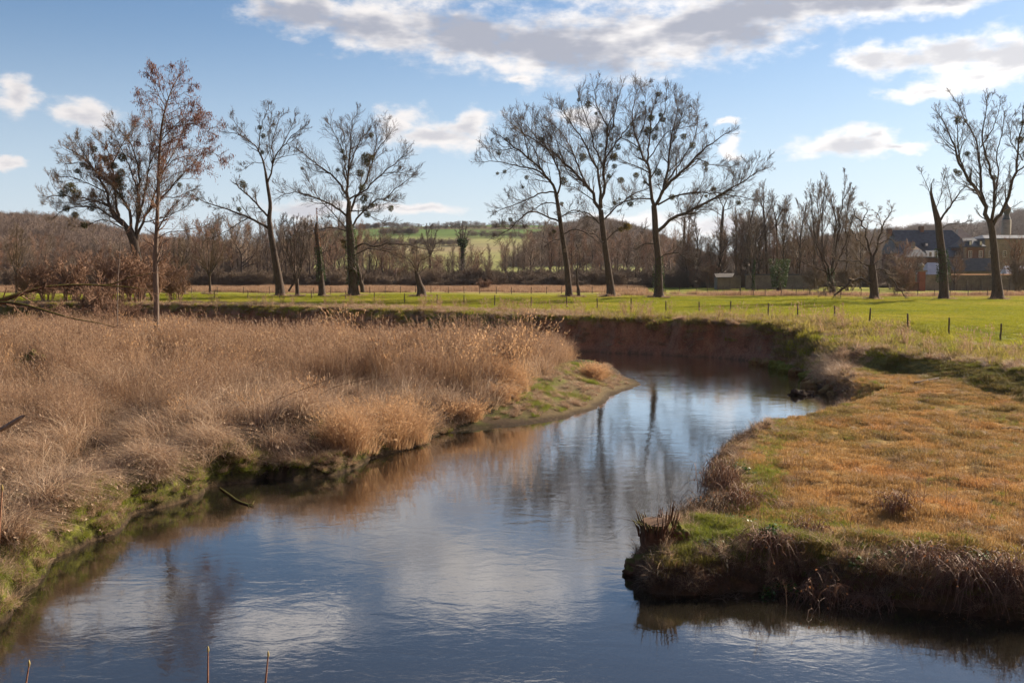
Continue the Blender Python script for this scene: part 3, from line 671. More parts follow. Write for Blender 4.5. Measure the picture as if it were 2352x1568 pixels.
def ball_mesh(name, N, rad, m, leaf=.11, seed=0, squash=1.):
    g = np.random.default_rng(seed + 300)
    d = nrm(g.normal(size=(N, 3))); r = rad * (.45 + .6 * g.random((N, 1)) ** .7)
    lump = 1 + .18 * np.sin(d[:, :1] * 5 + seed) * np.cos(d[:, 1:2] * 4)
    c = d * r * lump * np.array([1, 1, squash])
    t = nrm(d + .7 * g.normal(size=(N, 3))) * leaf * (.6 + .8 * g.random((N, 1)))
    P = np.stack([c - t, c, c + t * .9], 1)
    V, F_, rd = ribbons(P, leaf * np.array([.15, .5, .1])[None] * (.7 + .6 * g.random((N, 1))), g)
    # woody stems from the heart of the ball
    k = N // 12; st = np.stack([c[:k] * .02, c[:k] * .5 + g.normal(size=(k, 3)) * .03, c[:k]], 1)
    V2, F2, r2 = ribbons(st, np.full((k, 3), leaf * .22), g)
    me = np_mesh(name, np.concatenate([V, V2]), np.concatenate([F_, F2 + len(V)]), False, {'rnd': np.concatenate([rd, r2])})
    me.materials.append(m); return me
mist = [ball_mesh('mistletoe_ball_%d' % i, 360, 1., m_mist, .24, i, .95) for i in range(3)]
misty = [ball_mesh('mistletoe_yellow_%d' % i, 380, 1., m_misty, .24, i + 5, .9) for i in range(2)]

def fill_crown(limbs, dens, l2, g, up=.10, thin=1., spread=.75, t0=.12, m3=7, m4=5):
    """grow twigs from limbs [(P[1,n,3],R[1,n])]; returns groups of branches, of twigs"""
    L2p, L2r = [], []
    extra = []
    for P, Rd in limbs:
        ln = np.linalg.norm(np.diff(P[0], axis=0), axis=1).sum()
        if ln < 3: continue
        q, r = children(P, Rd, max(2, int(ln * .42)), .2, 1., spread * .85, .40 * ln ** .8, 9, up * .7, .10, .55, .022 * thin, g, True)
        extra += [(q[i:i + 1], r[i:i + 1]) for i in range(len(q))]
    EX = extra
    for P, Rd in list(limbs) + extra:
        ln = np.linalg.norm(np.diff(P[0], axis=0), axis=1).sum(); m = max(2, int(ln * dens * 1.38))
        q, r = children(P, Rd, m, t0, 1., spread, l2 * .70 * min(1., .40 + ln / 9), 6, up * 1.3, .13, .42, .019 * thin, g, True)
        L2p.append(q); L2r.append(r)
        q, r = children(P, Rd, 2, .9, 1., .35, l2 * .62 * min(1., .35 + ln / 9), 6, up, .10, .8, .019 * thin, g, True)
        L2p.append(q); L2r.append(r)
    p2, r2 = np.concatenate(L2p), np.concatenate(L2r); m3 = max(3, m3 - 1); m4 = max(2, m4 - 1)
    p3, r3 = children(p2, r2, m3, .08, 1., .65, .52, 4, up * 1.2, .12, .55, .0135 * thin, g)
    p4, r4 = children(p3, r3, m4, .05, 1., .6, .62, 2, up * 1.2, .10, .7, .0112 * thin, g)
    if EX: p3 = np.concatenate([p3]); 
    ex = (np.concatenate([e[0] for e in EX]), np.concatenate([e[1] for e in EX]), 4) if EX else (np.zeros((0, 9, 3)), np.zeros((0, 9)), 4)
    fill_crown.extra = ex
    return (p2, r2, 3), (p3, r3, 3), (p4, r4, 3)

feet = []
def traced_tree(label, xf, Y, trunk, limbs, balls=(), dens=1.25, l2=3.9, seed=0, barkm=None, twigm=None, up=.10, name='poplar_tree', group=None, depth=.45, thin=1., m3=7, m4=5, ballm=None, base_z=None, spread=.75, cat='tree', twist=.0, trunktwigs=0):
    """trunk: [(x,y,width)], limbs: [[(x,y)..., w0, w1]] in crop pixels, xf maps crop to photograph pixels"""
    g = np.random.default_rng(seed + 11); ox, oy, s = xf
    fx = lambda a, b: (ox + a * s, oy + b * s)
    px2m = lambda w: w * s / FOC * Y
    tx, ty = fx(trunk[0][0], trunk[0][1]); basep = pix(tx, ty, Y=Y); gz = ground_z(basep[0], basep[1]) if base_z is None else base_z
    pts = np.array([[*pix(*fx(a, b), Y=Y), px2m(w) / 2] for a, b, w in trunk])
    low = pts[0].copy(); low[2] = min(gz - .3, low[2] - .3); low[3] *= 1.12
    foot = pts[0].copy(); foot[2] = max(foot[2], gz + .9); 
    pts = np.concatenate([[low], [foot * np.array([1, 1, 1, 1.0])], pts[1:]])
    Q = resample(pts, 26, 1)
    # buttressed foot
    zrel = Q[:, 2] - gz; Q[:, 3] *= 1 + .38 * np.exp(-np.maximum(zrel, 0) / .30); feet.append((basep[0], Y, float(Q[0, 3])))
    t = thing(name, label, cat, (basep[0], Y, gz), group); O = np.array([basep[0], Y, gz])
    allp = Q.copy()
    segs = [(Q[None, :, :3], Q[None, :, 3])]
    crown_l = []
    for lb in limbs:
        *pp, wa, wb = lb
        base = pix(*fx(*pp[0]), Y=Y); dd = np.hypot(allp[:, 0] - base[0], allp[:, 2] - base[2]); k = dd.argmin(); y_off = allp[k, 1] - Y
        raw = np.array([fx(a, b) for a, b in pp]); ln = np.hypot(*np.diff(raw, axis=0).T).sum() / FOC * Y
        end = y_off + (g.random() * 2 - 1) * depth * ln
        cum = np.r_[0, np.cumsum(np.hypot(*np.diff(raw, axis=0).T))]; cum /= cum[-1]
        yo = y_off + (end - y_off) * cum ** 1.2
        P3 = np.array([[*pix(a, b, Y=Y + o)] for (a, b), o in zip(raw, yo)])
        P3[0] = .5 * P3[0] + .5 * allp[k, :3] if dd[k] < 1.2 else P3[0]
        P3 = np.concatenate([P3, np.interp(cum, [0, 1], [px2m(wa) / 2, px2m(wb) / 2])[:, None]], 1)
        q = resample(P3, 16, 1); q[1:-1, :3] += g.normal(size=(14, 3)) * ln * (.006 + twist)
        allp = np.concatenate([allp, q]); segs.append((q[None, :, :3], q[None, :, 3])); crown_l.append(segs[-1])
    sh = [(p - O, r, 7 if i else 12) for i, (p, r) in enumerate(segs)]
    tk = link('trunk', tube_mesh('trunk', sh[:1]), barkm or m_bark, t)
    for p in sh[1:]:
        link('limb', tube_mesh('limb', [p]), barkm or m_bark, t)
    if trunktwigs: crown_l.append((Q[None, trunktwigs:, :3], Q[None, trunktwigs:, 3]))
    g2, g3, g4 = fill_crown(crown_l, dens, l2, g, up, thin, spread, m3=m3, m4=m4)
    e0 = fill_crown.extra
    if len(e0[0]): link('branches', tube_mesh('branches', [(e0[0] - O, e0[1], 4)]), barkm or m_bark, t, 'stuff')
    V, F_, rd = tubes([(a - O, b, c) for a, b, c in (g2, g3, g4)])
    link('twigs', np_mesh('twigs', V, F_, True, {'rnd': rd}), twigm or m_twig, t, 'stuff')
    cl = np.concatenate([allp[:, :3]] + [g2[0].reshape(-1, 3)])
    for i, b in enumerate(balls):
        bx, by = fx(b[0], b[1]); r = px2m(b[2])
        c = pix(bx, by, Y=Y); k = np.hypot(cl[:, 0] - c[0], cl[:, 2] - c[2]).argmin(); yb = np.clip(cl[k, 1], Y - 7, Y + 7)
        c = pix(bx, by, Y=yb) - O
        kd = np.hypot(cl[:, 0] - c[0] - O[0], cl[:, 2] - c[2] - O[2]); k = kd.argmin()
        if kd[k] > .6: c = cl[k] - O
        kind = misty if len(b) > 3 and b[3] == 'y' else mist
        o = bpy.data.objects.new('mistletoe', kind[i % len(kind)]); COL.objects.link(o); o.parent = t
        o.location = c; tall = b[4] if len(b) > 4 else 1.
        o.scale = (r * 1.12, r * 1.12, r * 1.08 * tall); o.rotation_euler = (g.random() * .5, g.random() * .5, g.random() * 6)
        if kind is misty: o['label'] = 'yellow brown ball of mistletoe'
    return t, O, (g2, g3, g4), Q
def leafage(parent, O, pts, m, n, size, hang=0., seed=0, name='dead_leaves', asp=.55):
    g = np.random.default_rng(seed + 70); p = pts[g.integers(0, len(pts), n)] - O + g.normal(size=(n, 3)) * size * .6
    d = nrm(g.normal(size=(n, 3)) * (1 - hang) + np.array([0, 0, -1.]) * hang * 1.6) * size * (.6 + .8 * g.random((n, 1)))
    V, F_, rd = ribbons(np.stack([p, p + d * .5, p + d], 1), size * asp * np.array([.4, 1, .3])[None] * np.ones((n, 1)), g)
    return link(name, np_mesh(name, V, F_, False, {'rnd': rd}), m, parent, 'stuff')
def ivy_on(parent, O, Q, z0, z1, n, fat=1.25, size=.13, seed=0, m=None):
    g = np.random.default_rng(seed + 80); gz = O[2]; z = gz + z0 + (z1 - z0) * g.random(n)
    cx = np.interp(z, Q[:, 2], Q[:, 0]); cy = np.interp(z, Q[:, 2], Q[:, 1]); r = np.interp(z, Q[:, 2], Q[:, 3]) * fat
    a = g.random(n) * 6.283; k = fbm(a * 2, z, .8, 3); ok = k > .4; cx, cy, z, r, a = cx[ok], cy[ok], z[ok], r[ok], a[ok]; n = len(z)
    o_ = np.stack([np.cos(a), np.sin(a), np.zeros(n)], 1); p = np.stack([cx, cy, z], 1) + o_ * (r * (.9 + .35 * g.random(n)))[:, None] - O
    d = nrm(g.normal(size=(n, 3)) + np.array([0, 0, -.5])) * size
    V, F_, rd = ribbons(np.stack([p - d * .5, p, p + d * .5], 1), size * .9 * np.array([.5, 1, .3])[None] * np.ones((n, 1)), g)
    return link('ivy', np_mesh('ivy', V, F_, False, {'rnd': rd}), m or m_ivy, parent, 'stuff')

X3, X2, X1, X4 = (1033.6, 172.3, .3479), (401.9, 201, .3478), (0, 114.8, .4028), (1722.6, 201, .4029)
# three poplars full of mistletoe
A = traced_tree('leftmost of three big poplars, leaning left, few mistletoe balls', X3, 135, [(785, 1455, 45), (770, 1250, 36), (745, 1080, 32), (718, 900, 28), (703, 800, 24), (694, 770, 20)], [
    [(703, 800), (672, 710), (600, 625), (520, 545), (430, 480), (370, 435), (300, 385), 20, 4], [(672, 710), (600, 640), (500, 610), (400, 590), (300, 570), (190, 570), 13, 3],
    [(705, 800), (735, 700), (720, 640), (690, 560), (620, 460), (540, 380), (450, 250), 14, 3], [(694, 780), (600, 775), (500, 830), (400, 865), (290, 910), 11, 3],
    [(722, 970), (640, 930), (550, 895), (500, 905), (420, 1000), (310, 1070), 13, 3], [(710, 850), (640, 840), (560, 880), (500, 920), (450, 960), 8, 3],
    [(742, 1060), (830, 1010), (930, 1060), (1000, 1130), 9, 3], [(722, 950), (800, 890), (870, 900), (960, 960), 8, 3], [(520, 545), (500, 430), (460, 330), 9, 3], [(600, 625), (560, 500), (500, 400), (380, 300), 9, 3],
    [(690, 560), (640, 420), (600, 300), 8, 3], [(430, 480), (330, 500), (230, 480), 6, 2], [(745, 1080), (680, 1090), (600, 1150), 6, 2]],
    [(605, 425, 18), (372, 425, 13), (325, 518, 14), (370, 670, 13), (505, 677, 14), (262, 645, 10), (750, 700, 26), (747, 798, 14), (738, 848, 12), (398, 955, 14), (690, 1000, 13), (480, 740, 9)], seed=1, group='big poplars in the meadow')
B = traced_tree('middle one of three big mistletoe poplars, forked in tall steep limbs', X3, 134, [(1062, 1450, 55), (1040, 1250, 42), (1020, 1100, 38), (1005, 980, 36), (995, 890, 32)], [
    [(992, 890), (965, 820), (900, 730), (840, 660), (760, 590), (680, 520), (600, 450), (500, 400), (420, 350), 24, 4], [(905, 735), (850, 620), (820, 530), (770, 420), (700, 340), (640, 300), 14, 3],
    [(990, 870), (985, 720), (990, 660), (960, 580), (900, 480), (860, 400), (800, 320), (740, 230), (700, 180), 20, 3], [(1005, 880), (1020, 760), (1015, 600), (1020, 520), (1050, 430), (1040, 350), (1000, 250), (960, 160), (950, 90), 22, 3],
    [(1020, 560), (1080, 470), (1130, 400), (1180, 340), (1230, 280), 12, 3], [(1015, 600), (960, 500), (930, 380), (900, 280), (860, 180), (850, 110), 12, 3], [(1050, 430), (1070, 350), (1090, 250), (1110, 150), (1130, 90), 10, 3],
    [(1022, 960), (1080, 890), (1150, 830), (1200, 790), (1320, 745), (1400, 710), 12, 3], [(1005, 1000), (940, 930), (870, 895), (800, 910), (740, 930), 12, 3], [(1015, 1120), (960, 1050), (900, 1040), (850, 1060), 7, 2],
    [(1020, 1100), (1080, 1040), (1150, 1010), 7, 2], [(820, 530), (730, 460), (660, 400), 8, 2], [(1040, 350), (1080, 260), (1060, 130), 8, 2], [(940, 820), (880, 780), (820, 740), (780, 740), 8, 3], [(760, 590), (700, 430), (650, 260), 9, 2]],
    [(912, 195, 22), (875, 543, 26), (1130, 510, 20), (1110, 560, 24), (1185, 565, 18), (1085, 603, 16), (1048, 668, 14), (1127, 695, 21), (995, 465, 14), (1065, 425, 13), (850, 165, 12), (965, 255, 10), (1080, 335, 9), (1225, 1080, 26, 'y'), (1155, 1085, 18, 'y'), (1090, 530, 13), (1120, 820, 10)], seed=2, group='big poplars in the meadow')
C_ = traced_tree('rightmost of three big mistletoe poplars, long low limb reaching right', X3, 133, [(1378, 1450, 60), (1375, 1200, 44), (1358, 1060, 42), (1350, 900, 38), (1345, 860, 34)], [
    [(1347, 860), (1320, 700), (1295, 590), (1265, 500), (1240, 430), (1200, 350), (1210, 200), (1240, 90), 24, 3], [(1295, 590), (1310, 480), (1320, 380), (1330, 260), (1370, 130), 14, 3],
    [(1365, 860), (1410, 770), (1440, 600), (1450, 480), (1470, 380), (1500, 250), (1480, 120), 20, 3], [(1370, 850), (1420, 740), (1500, 660), (1600, 560), (1700, 480), (1800, 400), (1860, 370), 22, 3],
    [(1430, 720), (1480, 640), (1560, 520), (1620, 420), (1640, 300), (1610, 220), 12, 3], [(1380, 1030), (1440, 970), (1520, 915), (1620, 890), (1750, 810), (1850, 765), (1950, 690), (2080, 620), 24, 4],
    [(1380, 860), (1480, 800), (1580, 775), (1700, 780), (1800, 785), (1930, 815), (2040, 830), 13, 3], [(1338, 820), (1260, 815), (1180, 825), (1100, 850), (1060, 890), 11, 3], [(1305, 650), (1250, 610), (1190, 590), (1130, 560), 9, 3],
    [(1357, 1120), (1300, 1110), (1250, 1130), 10, 6], [(1376, 1210), (1430, 1180), (1500, 1170), (1590, 1230), (1670, 1290), 8, 2], [(1305, 560), (1380, 460), (1420, 380), (1560, 340), (1640, 330), 9, 2],
    [(1265, 500), (1190, 440), (1100, 400), (1040, 380), 8, 2], [(1450, 480), (1520, 300), (1560, 170), 9, 2], [(1600, 560), (1720, 590), (1860, 610), 7, 2], [(1750, 810), (1900, 740), (1960, 580), 8, 2], [(1240, 430), (1290, 300), (1290, 120), 8, 2], [(1320, 380), (1420, 250), (1430, 90), 8, 2]],
    [(1377, 130, 18), (1325, 285, 22), (1405, 295, 18), (1310, 370, 30), (1350, 410, 20), (1180, 395, 20), (1200, 325, 16), (1540, 408, 20), (1600, 465, 20), (1370, 643, 24), (1690, 590, 18), (1690, 622, 12), (1740, 755, 17), (1480, 857, 20), (1193, 852, 18), (1905, 845, 16), (1275, 185, 11), (1240, 490, 12), (1390, 265, 14), (1285, 710, 12), (1485, 410, 11), (1365, 355, 14), (1690, 800, 11), (1200, 810, 12), (1085, 845, 12), (1170, 885, 9)], seed=3, group='big poplars in the meadow')
ivy_on(C_[0], C_[1], C_[3], .8, 5.5, 900, seed=3)
D_ = traced_tree('tall poplar leaning left with bare open crown and low limb to the left', X2, 143, [(695, 1335, 58), (665, 1150, 45), (635, 980, 36), (620, 860, 29), (633, 780, 24), (610, 640, 20), (598, 560, 16)], [
    [(598, 560), (580, 480), (545, 400), (500, 360), (430, 310), (320, 290), 14, 2], [(612, 640), (640, 540), (648, 480), (700, 400), (770, 320), (830, 270), (870, 240), 13, 2], [(648, 490), (640, 380), (660, 290), (690, 200), (720, 170), 9, 2],
    [(555, 420), (560, 300), (580, 220), (620, 120), 8, 2], [(618, 940), (560, 890), (480, 855), (400, 825), (300, 790), (200, 760), (110, 705), 18, 3], [(616, 850), (560, 790), (480, 710), (420, 660), (400, 635), 15, 7],
    [(480, 858), (430, 890), (340, 950), (240, 1000), 7, 2], [(655, 480), (740, 450), (830, 440), 5, 2], [(588, 500), (520, 495), (440, 550), 5, 2], [(640, 520), (620, 350), (640, 180), 7, 2], [(700, 400), (780, 240), (800, 180), 6, 2], [(500, 360), (400, 240), (380, 190), 5, 2]],
    [(582, 320, 17), (577, 430, 14), (450, 640, 20, '', 1.5), (423, 803, 15), (145, 742, 12), (560, 265, 15), (650, 245, 10)], dens=1.0, l2=2.8, seed=4, group='big poplars in the meadow')
E_ = traced_tree('broad poplar with dark mistletoe column and ivy on its double trunk', X2, 142, [(1180, 1340, 66), (1172, 1200, 60), (1160, 1000, 52), (1145, 850, 36), (1150, 750, 26)], [
    [(1240, 1350), (1215, 1230), (1185, 1120), (1165, 1020), 30, 26], [(1147, 860), (1140, 700), (1145, 560), (1155, 450), (1160, 330), (1165, 220), 24, 3], [(1140, 740), (1090, 640), (1050, 580), (960, 530), (880, 460), (800, 390), 16, 3],
    [(1150, 850), (1190, 740), (1260, 620), (1300, 500), (1340, 400), (1400, 330), (1430, 290), 18, 3], [(1160, 740), (1240, 690), (1300, 640), (1380, 560), (1480, 480), (1540, 400), 12, 3], [(1140, 860), (1080, 800), (1000, 760), (900, 720), (820, 690), (760, 690), (690, 720), 16, 3],
    [(1150, 950), (1080, 870), (1020, 800), (960, 750), (920, 680), (880, 600), 9, 2], [(1165, 930), (1230, 840), (1300, 750), (1380, 740), (1480, 650), (1580, 580), 14, 3], [(1160, 820), (1250, 815), (1350, 820), 9, 4],
    [(1150, 960), (1050, 920), (980, 930), (880, 955), (790, 970), 9, 2], [(1180, 1080), (1250, 1010), (1300, 1060), (1400, 1030), (1520, 1030), (1620, 1060), (1700, 1080), 13, 3], [(1180, 1100), (1290, 1060), (1400, 1080), (1480, 1120), (1560, 1170), 10, 2],
    [(1145, 560), (1180, 450), (1220, 350), (1290, 280), 12, 2], [(1143, 600), (1100, 400), (1050, 300), (1020, 240), 10, 2], [(1240, 830), (1330, 870), (1430, 900), 6, 2], [(1155, 450), (1120, 330), (1100, 240), 7, 2], [(1300, 500), (1330, 350), (1330, 260), 8, 2], [(1380, 560), (1480, 560), (1560, 580), 6, 2]],
    [(1295, 315, 16), (1120, 465, 18), (1265, 465, 34), (1225, 570, 26), (1300, 465, 18), (1235, 660, 22), (1250, 735, 22, '', 1.6), (1250, 800, 22), (1255, 880, 20), (1075, 545, 13), (1425, 798, 20), (1412, 722, 14), (1385, 740, 12), (1303, 780, 16), (805, 547, 10), (1033, 1020, 16, 'y'), (1030, 1110, 18, 'y'), (1105, 420, 14), (1270, 505, 20)], seed=5, group='big poplars in the meadow')
ivy_on(E_[0], E_[1], E_[3], 1.5, 10, 2200, seed=5)
Fk = traced_tree('broken off ivy clad trunk between the leaning and the broad poplar', X2, 142, [(970, 1340, 42), (955, 1150, 32), (940, 1000, 28), (932, 930, 22), (938, 885, 6)], [
    [(945, 1040), (980, 960), (1020, 850), 6, 2], [(950, 1100), (990, 1080), (1050, 1070), 5, 2], [(938, 980), (915, 930), (900, 880), 5, 2]], dens=1.2, l2=1.5, seed=6, name='broken_tree')
ivy_on(Fk[0], Fk[1], Fk[3], 2.2, 7, 1500, seed=6, fat=1.4)
ivy_on(Fk[0], Fk[1], Fk[3], 7, 12.5, 500, seed=7, fat=1.2, m=m_brown)
Gp = traced_tree('small pollard willow with a leaning prop trunk and upright rods', X2, 141, [(808, 1345, 26), (806, 1300, 24), (800, 1265, 34)], [
    [(750, 1345), (772, 1310), (795, 1275), 14, 12]] + [[(800 + dx * .2, 1270), (800 + dx, 1130 - abs(dx) * .3), (800 + dx * 1.5, h), 6, 2] for dx, h in ((-50, 950), (-30, 890), (-12, 870), (5, 860), (18, 900), (38, 930), (58, 990), (-66, 1050))], dens=1.1, l2=1.8, seed=8, name='pollard_willow', up=.3)
Hw = traced_tree('cut leaning willow trunk with drooping twigs, mossy on its right side', X2, 139, [(1628, 1372, 56), (1612, 1290, 38), (1600, 1240, 28), (1590, 1210, 10)], [
    [(1600, 1240), (1570, 1160), (1500, 1100), (1440, 1090), 8, 2], [(1598, 1230), (1610, 1150), (1680, 1110), (1760, 1150), 7, 2], [(1600, 1235), (1590, 1150), (1600, 1060), 6, 2], [(1595, 1230), (1540, 1190), (1480, 1230), 5, 2], [(1605, 1240), (1660, 1180), (1700, 1200), 5, 2]], dens=1.6, l2=2.2, seed=9, up=-.05, name='willow_tree', twigm=m_twig_g)
# the big brown leaved tree on the left and the alder before it
K_ = traced_tree('huge spreading tree with clumps of mistletoe and brown leaves, behind the alder', X1, 128, [(800, 1360, 52), (785, 1200, 48), (760, 1080, 48), (730, 1010, 44)], [
    [(745, 1030), (640, 940), (625, 880), (600, 800), (570, 730), (520, 660), (450, 590), (380, 560), 24, 4], [(760, 1050), (740, 900), (690, 830), (640, 770), (560, 700), (470, 640), (370, 650), 20, 3], [(780, 1100), (790, 950), (795, 800), (790, 650), (760, 560), (700, 470), 22, 3],
    [(785, 1040), (860, 900), (930, 840), (1000, 760), (1060, 690), (1130, 620), 16, 3], [(730, 1010), (610, 880), (520, 850), (430, 840), (340, 830), (240, 830), 14, 3], [(730, 1020), (600, 920), (500, 890), (400, 900), (330, 930), (290, 970), 12, 3],
    [(790, 980), (830, 800), (850, 650), (870, 550), (850, 440), 14, 3], [(850, 920), (900, 760), (960, 640), (1010, 540), (1050, 440), 12, 3], [(680, 970), (650, 800), (640, 650), (600, 540), (540, 500), 16, 3], [(800, 990), (950, 950), (1020, 920), (1100, 850), 8, 2],
    [(740, 1030), (580, 960), (500, 1000), (420, 1010), 8, 2], [(600, 800), (500, 760), (400, 720), (330, 720), 8, 2], [(795, 800), (720, 620), (640, 460), 9, 2], [(850, 650), (920, 520), (940, 430), 8, 2], [(520, 660), (460, 560), (440, 500), 6, 2], [(930, 840), (1010, 840), (1090, 800), 6, 2], [(640, 650), (720, 500), (780, 420), 8, 2]],
    [(700, 615, 25), (400, 785, 30), (355, 820, 22), (380, 905, 18), (428, 940, 18), (525, 895, 24), (480, 1000, 18), (690, 700, 22), (690, 780, 26), (1023, 770, 15), (935, 635, 14), (440, 690, 14), (440, 820, 25), (530, 825, 15), (600, 620, 20), (535, 565, 18), (470, 655, 14), (690, 830, 22), (500, 670, 14), (650, 660, 18), (680, 740, 20)], dens=1.35, l2=3.4, seed=10, twigm=m_twig_g, m3=8, m4=5, name='spreading_tree')
pp = K_[2][1][0].reshape(-1, 3); qx_, qy_ = proj(pp); selp = pp[np.exp(-(((qx_ - 262) / 60) ** 2 + ((qy_ - 385) / 50) ** 2)) + np.exp(-(((qx_ - 340) / 40) ** 2 + ((qy_ - 520) / 45) ** 2)) * 1.2 > rng.random(len(pp)) * .9]
leafage(K_[0], K_[1], selp, m_brown, 6500, .17, .3, 1)
L_ = traced_tree('slender alder hung with reddish catkins, standing alone in the reeds', X1, 60, [(890, 1568, 32), (893, 1450, 30), (885, 1200, 27), (895, 1000, 23), (900, 850, 18), (905, 650, 16), (918, 450, 13), (940, 330, 9), (975, 230, 5), (1015, 155, 3), (1040, 110, 1.5)], [
    [(903, 600), (980, 510), (1080, 450), (1150, 400), 6, 1.5], [(903, 700), (1000, 620), (1100, 600), (1220, 580), (1260, 620), 6, 1.5], [(902, 800), (1000, 700), (1100, 685), (1180, 680), 5, 1.5], [(895, 1090), (950, 1040), (1050, 1030), (1200, 990), 6, 1.5],
    [(925, 430), (1000, 380), (1100, 350), (1170, 360), 5, 1.2], [(938, 335), (880, 290), (800, 250), 4, 1], [(950, 300), (900, 200), (850, 150), 4, 1], [(975, 230), (960, 150), (970, 100), 3, 1], [(910, 520), (860, 430), (780, 410), 4, 1], [(915, 480), (1010, 430), (1120, 420), (1200, 470), 5, 1.2],
    [(895, 920), (830, 860), (760, 850), 4, 1.2], [(985, 215), (1050, 190), (1105, 200), 3, 1], [(955, 290), (1020, 260), (1080, 230), 4, 1], [(905, 650), (850, 560), (800, 540), 4, 1.2], [(940, 340), (860, 330), (810, 300), 3, 1], [(945, 320), (1030, 310), (1130, 330), 4, 1], [(905, 590), (1000, 560), (1100, 560), (1200, 520), 4, 1.2]],
    trunktwigs=6, dens=2.3, l2=1.9, seed=12, barkm=bark_mat('alder_bark', (.10, .072, .058), (.26, .20, .16)), twigm=m_twig_r, thin=.62, m3=6, m4=3, up=.02, depth=.5, name='alder_tree', spread=.8)
pp = L_[2][2][0].reshape(-1, 3); qx_, qy_ = proj(pp)
selp = pp[(rng.random(len(pp)) < .08 + .9 * ss(qy_, 440, 330) + .5 * (qx_ > 440) * (qy_ < 470))]
leafage(L_[0], L_[1], selp, m_catkin, 5200, .125, .8, 2, 'catkins', .27)
# pale dead branches low on the alder
V, F_, rd = tubes([(lambda q: (q[None, :, :3] - L_[1], q[None, :, 3], 5))(resample(np.array([[*pix(X1[0] + a * X1[2], X1[1] + b * X1[2], Y=60), w] for a, b, w in pl_]), 12)) for pl_ in (
    [(893, 1230, .05), (915, 1180, .04), (960, 1150, .03), (1010, 1110, .01)], [(893, 1200, .045), (930, 1090, .035), (1000, 1070, .015)], [(893, 1235, .04), (920, 1150, .03), (930, 1060, .01)], [(900, 1210, .03), (950, 1180, .02), (970, 1210, .01)])])
link('dead_branches', np_mesh('dead_branches', V, F_, True, {'rnd': rd}), m_bark_l, L_[0], 'stuff')['label'] = 'pale broken dead branches'
# right hand trees
M_ = traced_tree('broken topped ivy footed tree before the grey wall, thin crown', X4, 128, [(1105, 1195, 52), (1100, 1000, 44), (1082, 850, 40), (1072, 760, 38), (1052, 690, 26), (1030, 600, 14), (1035, 545, 4)], [
    [(1085, 765), (1120, 710), (1160, 650), (1200, 590), (1235, 560), 14, 3], [(1098, 800), (1140, 775), (1200, 780), (1250, 760), 5, 2], [(1045, 660), (1010, 560), (975, 480), 5, 2], [(1060, 700), (1090, 600), (1110, 500), 5, 2], [(1150, 660), (1130, 560), (1110, 470), 5, 2], [(1105, 1060), (1130, 1030), (1170, 980), 5, 2]],
    dens=1.3, l2=2.2, seed=14, m3=5, m4=4)
ivy_on(M_[0], M_[1], M_[3], 2.2, 6.5, 1400, seed=14, fat=1.35)
N_ = traced_tree('tall forked poplar at the right, several steep limbs and mistletoe', X4, 127, [(1410, 1195, 62), (1402, 1050, 44), (1390, 900, 38), (1378, 800, 36), (1365, 760, 30)], [
    [(1365, 770), (1330, 640), (1250, 530), (1200, 450), (1160, 350), (1130, 230), (1060, 130), 26, 3], [(1335, 660), (1320, 560), (1300, 400), (1290, 280), (1230, 200), (1180, 80), 18, 3], [(1378, 780), (1400, 620), (1370, 480), (1330, 340), (1320, 250), (1350, 120), (1340, 50), 19, 3],
    [(1385, 790), (1440, 720), (1490, 580), (1520, 450), (1530, 320), (1550, 230), (1560, 100), 22, 4], [(1400, 600), (1420, 500), (1400, 420), (1430, 300), (1450, 150), 10, 3], [(1375, 740), (1400, 650), (1410, 560), 10, 5], [(1500, 500), (1562, 450), (1640, 400), (1700, 300), 10, 3],
    [(1362, 760), (1320, 740), (1290, 700), 8, 3], [(1207, 460), (1190, 380), (1180, 200), (1200, 100), 10, 2], [(1330, 340), (1390, 230), (1430, 90), 8, 2], [(1530, 320), (1620, 220), (1660, 120), 8, 2], [(1160, 350), (1110, 300), (1080, 240), 6, 2], [(1530, 400), (1480, 300), (1500, 160), 7, 2]],
    [(1185, 190, 20), (1238, 378, 14), (1535, 300, 22), (1390, 515, 15), (1190, 490, 18), (1548, 205, 14), (1230, 190, 10), (1170, 475, 12)], dens=1.1, l2=2.8, seed=15, group='big poplars in the meadow', m3=6)
O_ = traced_tree('old twisted willow with arched limbs resting on the grass', X4, 127, [(708, 1195, 46), (702, 1100, 48), (694, 1010, 40)], [
    [(692, 1010), (680, 900), (660, 840), (640, 770), (600, 740), (590, 690), 16, 4], [(702, 1010), (730, 890), (750, 820), (760, 770), (800, 720), (810, 680), 16, 3], [(690, 1020), (620, 990), (550, 990), (480, 985), 10, 3],
    [(702, 1130), (640, 1090), (580, 1095), (530, 1150), (480, 1185), 18, 9], [(705, 1010), (800, 960), (850, 980), 6, 2], [(705, 1040), (760, 1030), (820, 1110), (860, 1160), (890, 1195), 9, 6], [(640, 770), (670, 700), (640, 670), 7, 2], [(755, 800), (730, 720), (740, 690), 7, 2],
    [(685, 950), (600, 850), (560, 780), 8, 2], [(530, 1150), (450, 1120), (400, 1180), 6, 2], [(730, 890), (800, 860), (840, 900), 7, 2], [(700, 1080), (640, 1010), (590, 1000), 6, 2]], dens=1.5, l2=1.9, seed=16, name='willow_tree', twigm=m_twig_g, up=.0, twist=.008)
